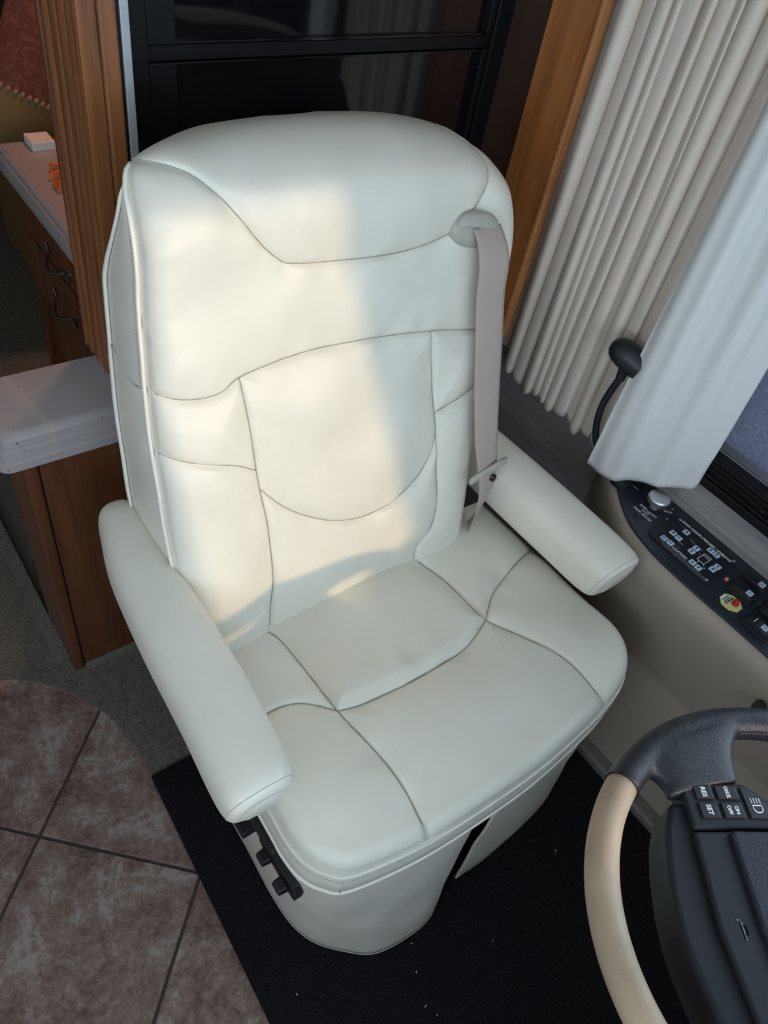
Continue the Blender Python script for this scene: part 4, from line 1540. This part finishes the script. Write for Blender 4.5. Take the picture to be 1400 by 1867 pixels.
lamp = thing('gooseneck_lamp', 'small black gooseneck map lamp in front of the pleated curtain', 'lamp', (1.128, 0.505, 0.6045))
G().lathe([(0.022, 0), (0.022, 0.006), (0.012, 0.012), (0.009, 0.014)], 20, Matrix.Translation((1.128, 0.506, 0.6045))).build('lamp_base', BLACK_SATIN, lamp, 40)
hp = cr([(1.128, 0.506, 0.617), (1.124, 0.540, 0.628), (1.120, 0.578, 0.640), (1.118, 0.598, 0.672), (1.116, 0.606, 0.720), (1.116, 0.603, 0.762), (1.116, 0.596, 0.800)], 16)
rad = [0.0062 + (0.0008 if k % 2 else 0.0) for k in range(len(hp))]
G().tube([tuple(p) for p in hp], rad, 12).build('gooseneck', BLACK_SATIN, lamp, 180)
HM = frame((1.116, 0.592, 0.842), (0, -0.25, 1), (1, 0.2, 0.05))
axis = Vector((0.25, -0.93, -0.28)).normalized()
up_ = Vector((0, 0, 1))
hx_ = axis.cross(up_).normalized()
HM = frame((1.114, 0.612, 0.846), hx_, axis.cross(hx_))
LM_ = HM if (HM.to_3x3() @ Vector((0, 0, 1))).dot(axis) > 0 else frame((1.114, 0.612, 0.846), axis.cross(hx_), hx_)
head = G().lathe([(0.001, -0.026), (0.012, -0.0235), (0.020, -0.016), (0.0245, -0.004), (0.0255, 0.006), (0.0262, 0.0065), (0.0262, 0.0105), (0.0255, 0.011), (0.0250, 0.034), (0.0235, 0.046), (0.021, 0.046), (0.018, 0.040)], 28, LM_).build('lamp_head', BLACK_PLASTIC, lamp, 35)
hb = Vector((1.114, 0.596, 0.828))
G().tube([(1.116, 0.596, 0.796), tuple((Vector((1.116, 0.596, 0.796)) + hb) / 2), tuple(hb)], [0.0085, 0.0095, 0.012], 12).build('lamp_neck', BLACK_SATIN, lamp, 40)
cab = G().tube(cr([(1.150, 0.512, 0.6085), (1.135, 0.488, 0.613), (1.142, 0.468, 0.609), (1.160, 0.478, 0.6085)], 8), 0.0028, 8).build('cable', BLACK_GLOSS, lamp, 60)

# ================================================================== LEFT SIDE: HALF WALL CABINET, COUNTER, PILASTER
hw = thing('half_wall_cabinet', 'cherry wood end cabinet below the speckled counter', 'cabinet', (0.27, 1.08, 0.0))
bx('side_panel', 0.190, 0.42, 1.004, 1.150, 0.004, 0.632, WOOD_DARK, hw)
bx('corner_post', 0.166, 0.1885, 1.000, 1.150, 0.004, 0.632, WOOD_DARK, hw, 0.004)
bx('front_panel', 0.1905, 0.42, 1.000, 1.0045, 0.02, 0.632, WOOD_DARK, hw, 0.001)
kick = G().rings([[(0.1905, 0.9995, 0.006), (0.1905, 0.990, 0.008), (0.1905, 0.994, 0.016), (0.1905, 0.9995, 0.022)], [(0.42, 0.9995, 0.006), (0.42, 0.990, 0.008), (0.42, 0.994, 0.016), (0.42, 0.9995, 0.022)]], True, True, True).build('base_strip', CARPET, hw)
cove = G().rings([[(0.138, y, 0.006), (0.141, y, 0.016), (0.150, y, 0.024), (0.166, y, 0.030), (0.166, y, 0.006)] for y in np.linspace(1.03, 1.9, 6)], True, True, True).build('trim_2', CARPET, None, 60)
struct(cove, 'low carpeted cove strip beside the end cabinet', 'trim')

# counter with stepped edge
cprof = [(0.0, 0.633), (0.0, 0.648), (0.004, 0.652), (0.007, 0.653), (0.007, 0.666), (0.011, 0.670), (0.014, 0.671), (0.014, 0.682), (0.020, 0.690), (0.028, 0.694)]
x0c, x1c, y0c, y1c = 0.128, 0.42, 0.990, 1.166
rings = []
for d, z in cprof:
    r0 = 0.022
    p = []
    X0, X1, Y0, Y1 = x0c + d, x1c, y0c + d, y1c - d * 0.3
    for t in np.linspace(math.pi, 1.5 * math.pi, 7):
        p.append((X0 + r0 + r0 * math.cos(t), Y0 + r0 + r0 * math.sin(t), z))
    p += [(X1, Y0, z), (X1, Y1, z), (X0, Y1, z)]
    rings.append(p)
g = G()
g.rings(rings, True, True, True)
ctr_o = g.build('counter_top', COUNTER, None, 30)
tag(ctr_o, 'speckled solid surface counter with stepped edge left of the seat', 'counter')

pil = thing('fluted_pilaster', 'fluted cherry wood pilaster standing on the speckled counter', 'pilaster', (0.39, 1.12, 0.694))
# fluted face towards the aisle: x = const, three flutes cut along z
fy0, fy1, fz0, fz1 = 1.052, 1.200, 0.694, 2.05
pts = []
n = 96
for k in range(n + 1):
    y = fy0 + (fy1 - fy0) * k / n
    q = (y - fy0 - 0.010) / (fy1 - fy0 - 0.020)
    dep = 0.0
    if 0 <= q <= 1:
        s = (q * 4) % 1.0
        dep = 0.0085 * (1 - math.sqrt(max(0.0, 1 - (2 * s - 1) ** 2)))
    pts.append((0.352 + dep, y))
poly = pts + [(0.40, fy1), (0.40, fy0)]
G().prism(poly[::-1], fz0 + 0.0, fz1, None).build('fluted_board', WOOD, pil, 30)
bx('front_stile', 0.353, 0.378, 1.046, 1.0515, fz0, fz1, WOOD, pil, 0.002)
bx('front_stile', 0.3785, 0.402, 1.042, 1.0515, fz0, fz1, WOOD, pil, 0.004)
bx('dark_gap', 0.4015, 0.4065, 1.047, 1.060, fz0, fz1, BLACK_FRAME, pil)
bx('metal_strip', 0.4065, 0.4180, 1.044, 1.060, fz0, fz1, ALU, pil, 0.001)

# ---- black glass-front cabinet behind the seat
bc = thing('black_glass_cabinet', 'tall black cabinet with dark glass doors behind the seat', 'cabinet', (0.78, 1.13, 0.0))
CY = 1.10
bx('carcass', 0.424, 1.135, CY + 0.022, CY + 0.09, 0.0, 2.04, BLACK_FRAME, bc)
bx('stile', 0.424, 0.462, CY - 0.006, CY + 0.022, 0.0, 2.04, BLACK_FRAME, bc, 0.002)
bx('stile', 1.098, 1.135, CY - 0.006, CY + 0.022, 0.0, 2.04, BLACK_FRAME, bc, 0.002)


def gdoor(z0, z1):
    r = bpy.data.objects.new('glass_door', None)
    COL.objects.link(r)
    r.parent = bc
    r.location = (0, 0, 0)
    r.matrix_parent_inverse = parent_world(bc).inverted()
    fw_ = 0.040
    bx('door_stile', 0.4635, 0.4635 + fw_, CY - 0.002, CY + 0.020, z0, z1, BLACK_FRAME, r, 0.0015)
    bx('door_stile', 1.0965 - 0.012, 1.0965, CY - 0.002, CY + 0.020, z0, z1, BLACK_FRAME, r, 0.0015)
    bx('door_rail', 0.5035, 1.0845, CY - 0.002, CY + 0.020, z0, z0 + 0.004, BLACK_GLOSS, r, 0.001)
    bx('door_rail', 0.5035, 1.0845, CY - 0.002, CY + 0.020, z1 - 0.004, z1, BLACK_GLOSS, r, 0.001)
    bx('pane', 0.5035, 1.0845, CY + 0.006, CY + 0.014, z0 + 0.004, z1 - 0.004, BLACK_GLOSS, r)
    return r


gdoor(1.204, 2.02)
gdoor(0.30, 1.182)
bx('middle_rail', 0.4635, 1.0965, CY + 0.002, CY + 0.020, 1.1835, 1.2025, BLACK_FRAME, bc, 0.001)

# ---- slanting wood fascia right of the seat
fas = thing('wood_fascia', 'reddish wood fascia board between the black cabinet and the curtain', 'fascia', (1.16, 0.97, 0.675))
bx('fascia_board', 1.146, 1.160, 0.926, 1.022, 0.677, 2.05, WOOD_FASCIA, fas)
bx('edge_strip', 1.146, 1.172, 0.914, 0.9255, 0.675, 2.05, WOOD_FASCIA_LIT, fas, 0.004)
bx('return_board', 1.165, 1.205, 1.005, 1.03, 0.6, 2.05, WOOD_DARK, fas)

# ================================================================== LIVING AREA BEHIND, LEFT
ds_ = thing('drawer_cabinet', 'dark cherry drawer cabinet behind the pilaster', 'cabinet', (0.67, 1.57, 0.0))
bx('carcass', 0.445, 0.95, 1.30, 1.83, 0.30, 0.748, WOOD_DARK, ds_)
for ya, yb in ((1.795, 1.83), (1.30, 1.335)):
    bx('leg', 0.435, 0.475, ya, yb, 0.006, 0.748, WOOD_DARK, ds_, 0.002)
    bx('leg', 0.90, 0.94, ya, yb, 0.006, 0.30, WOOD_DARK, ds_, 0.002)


def pull(y0, y1, x, z, parent):
    pts = cr([(x, y0, z + 0.004), (x - 0.014, y0 + 0.014, z - 0.004), (x - 0.024, (y0 + y1) / 2, z - 0.012), (x - 0.014, y1 - 0.014, z - 0.004), (x, y1, z + 0.004)], 8)
    o = G().tube([tuple(p) for p in pts], 0.0042, 8).build('drawer_pull', PEWTER, parent, 60)
    for ye, s in ((y0, -1), (y1, 1)):
        for k in range(-2, 3):
            G().tube([(x - 0.004, ye, z + 0.002), (x - 0.003, ye + s * 0.022 * math.cos(k * 0.35), z + 0.002 + 0.022 * math.sin(k * 0.35))], [0.002, 0.0032], 5).build('leaf_rib', PEWTER, o, 60)


for z0_, z1_, zh in ((0.628, 0.742, 0.655), (0.475, 0.618, 0.545)):
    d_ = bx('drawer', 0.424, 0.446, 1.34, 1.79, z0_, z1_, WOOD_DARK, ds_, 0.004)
    pull(1.50, 1.595, 0.424, zh, d_)
far_c = G()
rings = []
for d, z in [(0.0, 0.750), (0.0, 0.762), (0.005, 0.765), (0.005, 0.776), (0.011, 0.780), (0.011, 0.786), (0.018, 0.793)]:
    rings.append([(0.402 + d, 1.285, z), (0.96, 1.285, z), (0.96, 1.845 - d, z), (0.402 + d, 1.845 - d, z)])
far_c.rings(rings, True, True, True)
fc = far_c.build('counter_top', COUNTER, None, 30)
tag(fc, 'speckled counter top lit pink on the drawer cabinet behind the pilaster', 'counter')
# things on the far counter
jar = thing('glass_jar', 'small glass candle jar glinting on the far counter edge', 'jar', (0.427, 1.405, 0.793))
G().lathe([(0.012, 0), (0.016, 0.004), (0.017, 0.022), (0.014, 0.030), (0.014, 0.034)], 18, Matrix.Translation((0.430, 1.405, 0.793))).build('jar_body', CHROME, jar, 40)
G().lathe([(0.015, 0.034), (0.015, 0.040), (0.006, 0.044), (0.002, 0.050)], 18, Matrix.Translation((0.430, 1.405, 0.793))).build('jar_lid', ALU, jar, 40)
nap = thing('paper_ornament', 'orange-red printed paper ornament on the far counter', 'ornament', (0.478, 1.61, 0.793))
g = G()
for k, (px, py, r_) in enumerate(((0.470, 1.585, 0.022), (0.478, 1.625, 0.020), (0.492, 1.660, 0.018))):
    M = Matrix.Translation((px, py, 0.793 + 0.004)) @ Matrix.Rotation(0.5 * k, 4, 'Z')
    G().prism([(r_ * math.cos(t) * (1 if i % 2 else 0.75), 1.4 * r_ * math.sin(t) * (1 if i % 2 else 0.75)) for i, t in enumerate(np.linspace(0, 2 * math.pi, 13)[:-1])], -0.004, 0.006 + 0.003 * k, M).build('petal_card', ORANGE, nap, None, 0.001)
pb = bx('paper_stack', 0.470, 0.520, 1.770, 1.825, 0.793, 0.812, PAPER, None, 0.002)
tag(pb, 'white paper stack at the end of the far counter', 'paper')
pb2 = bx('carton', 0.540, 0.640, 1.755, 1.825, 0.793, 0.822, PAPER, None, 0.003)
tag(pb2, 'pale carton beside the pilaster on the far counter', 'carton')

# bench and corded throw pillow
sofa = thing('bench_seat', 'gold fabric bench seat under the corded pillow', 'bench', (0.80, 2.3, 0.0))
bx('seat_base', 0.62, 1.18, 2.0, 2.9, 0.006, 0.33, GOLD, sofa, 0.03, 3)
bx('seat_cushion', 0.60, 1.18, 1.98, 2.9, 0.331, 0.465, GOLD, sofa, 0.04, 4)
pw = thing('throw_pillow', 'gold throw pillow with brown brocade band and twisted rope trim', 'pillow', (0.66, 2.12, 0.53))
PMt = frame((0.715, 2.12, 0.815), (0.86, 0.05, -0.52), (0.48, 0.18, 0.86))
n = 40
uu = np.linspace(-1, 1, n)
Ug, Vg = np.meshgrid(uu, uu)
thk = 0.075 * (np.clip(1 - np.abs(Ug) ** 2.6, 0, 1) * np.clip(1 - np.abs(Vg) ** 2.6, 0, 1)) ** 0.5
pin = 1 - 0.08 * (1 - np.abs(Ug)) * (np.abs(Vg) > 0.999)


def pillow_part(v0, v1, name, mat):
    g = G()
    for sgn in (1, -1):
        vv = np.linspace(v0, v1, 26)
        U_, V_ = np.meshgrid(uu, vv)
        t_ = 0.078 * (np.clip(1 - np.abs(U_) ** 2.6, 0, 1) * np.clip(1 - np.abs(V_) ** 2.6, 0, 1)) ** 0.5
        wd = 0.235 * (1 - 0.07 * (1 - V_ ** 2)), 0.26 * (1 - 0.07 * (1 - U_ ** 2))
        Pp = np.stack([U_ * wd[0], V_ * wd[1], sgn * t_], -1)
        Wp = np.array([[tuple(PMt @ Vector(p)) for p in row] for row in Pp])
        g.grid(Wp if sgn > 0 else Wp[:, ::-1])
    return g.build(name, mat, pw, 180)


pillow_part(-1, -0.42, 'gold_panel', GOLD)
pillow_part(-0.42, 0.42, 'brocade_band', BROCADE)
pillow_part(0.42, 1, 'gold_panel', GOLD)
for v_ in (-0.42, 0.42):
    tr_ = None
    for k in range(30):
        u_ = -0.97 + 1.94 * k / 29
        t_ = 0.078 * ((1 - abs(u_) ** 2.6) * (1 - abs(v_) ** 2.6)) ** 0.5
        for sgn in (-1, 1):
            pt = PMt @ Vector((u_ * 0.235 * (1 - 0.07 * (1 - v_ * v_)), v_ * 0.26 * (1 - 0.07 * (1 - u_ * u_)), sgn * (t_ + 0.002)))
            if tr_ is None:
                o = G().lathe([(0.001, -0.0068), (0.0042, -0.005), (0.0058, 0.0), (0.0042, 0.005), (0.001, 0.0068)], 8).build('rope_bead', ROPE, pw, 60)
                tr_ = o.data
            else:
                o = mobj('rope_bead', tr_, None, pw)
            o.matrix_parent_inverse = parent_world(pw).inverted()
            o.matrix_basis = Matrix.Translation(pt) @ Matrix.Rotation(0.6, 4, 'Y')

# ---- ceiling lamp of the living area: warm light on the far counter
cl = thing('ceiling_lamp', 'round warm ceiling lamp above the living area', 'lamp', (0.90, 1.75, 2.05))
G().lathe([(0.09, 0), (0.09, -0.015), (0.075, -0.03), (0.01, -0.034)], 28, Matrix.Translation((0.90, 1.75, 2.05))).build('lamp_ring', ALU, cl, 40)
ld = bpy.data.lights.new('lamp_bulb', 'AREA')
ld.shape = 'DISK'
ld.size = 0.14
ld.energy = 6.0
ld.color = (1.0, 0.46, 0.27)
lo = bpy.data.objects.new('lamp_bulb', ld)
COL.objects.link(lo)
lo.location = (0.90, 1.75, 2.01)
lo.parent = cl
lo.matrix_parent_inverse = parent_world(cl).inverted()
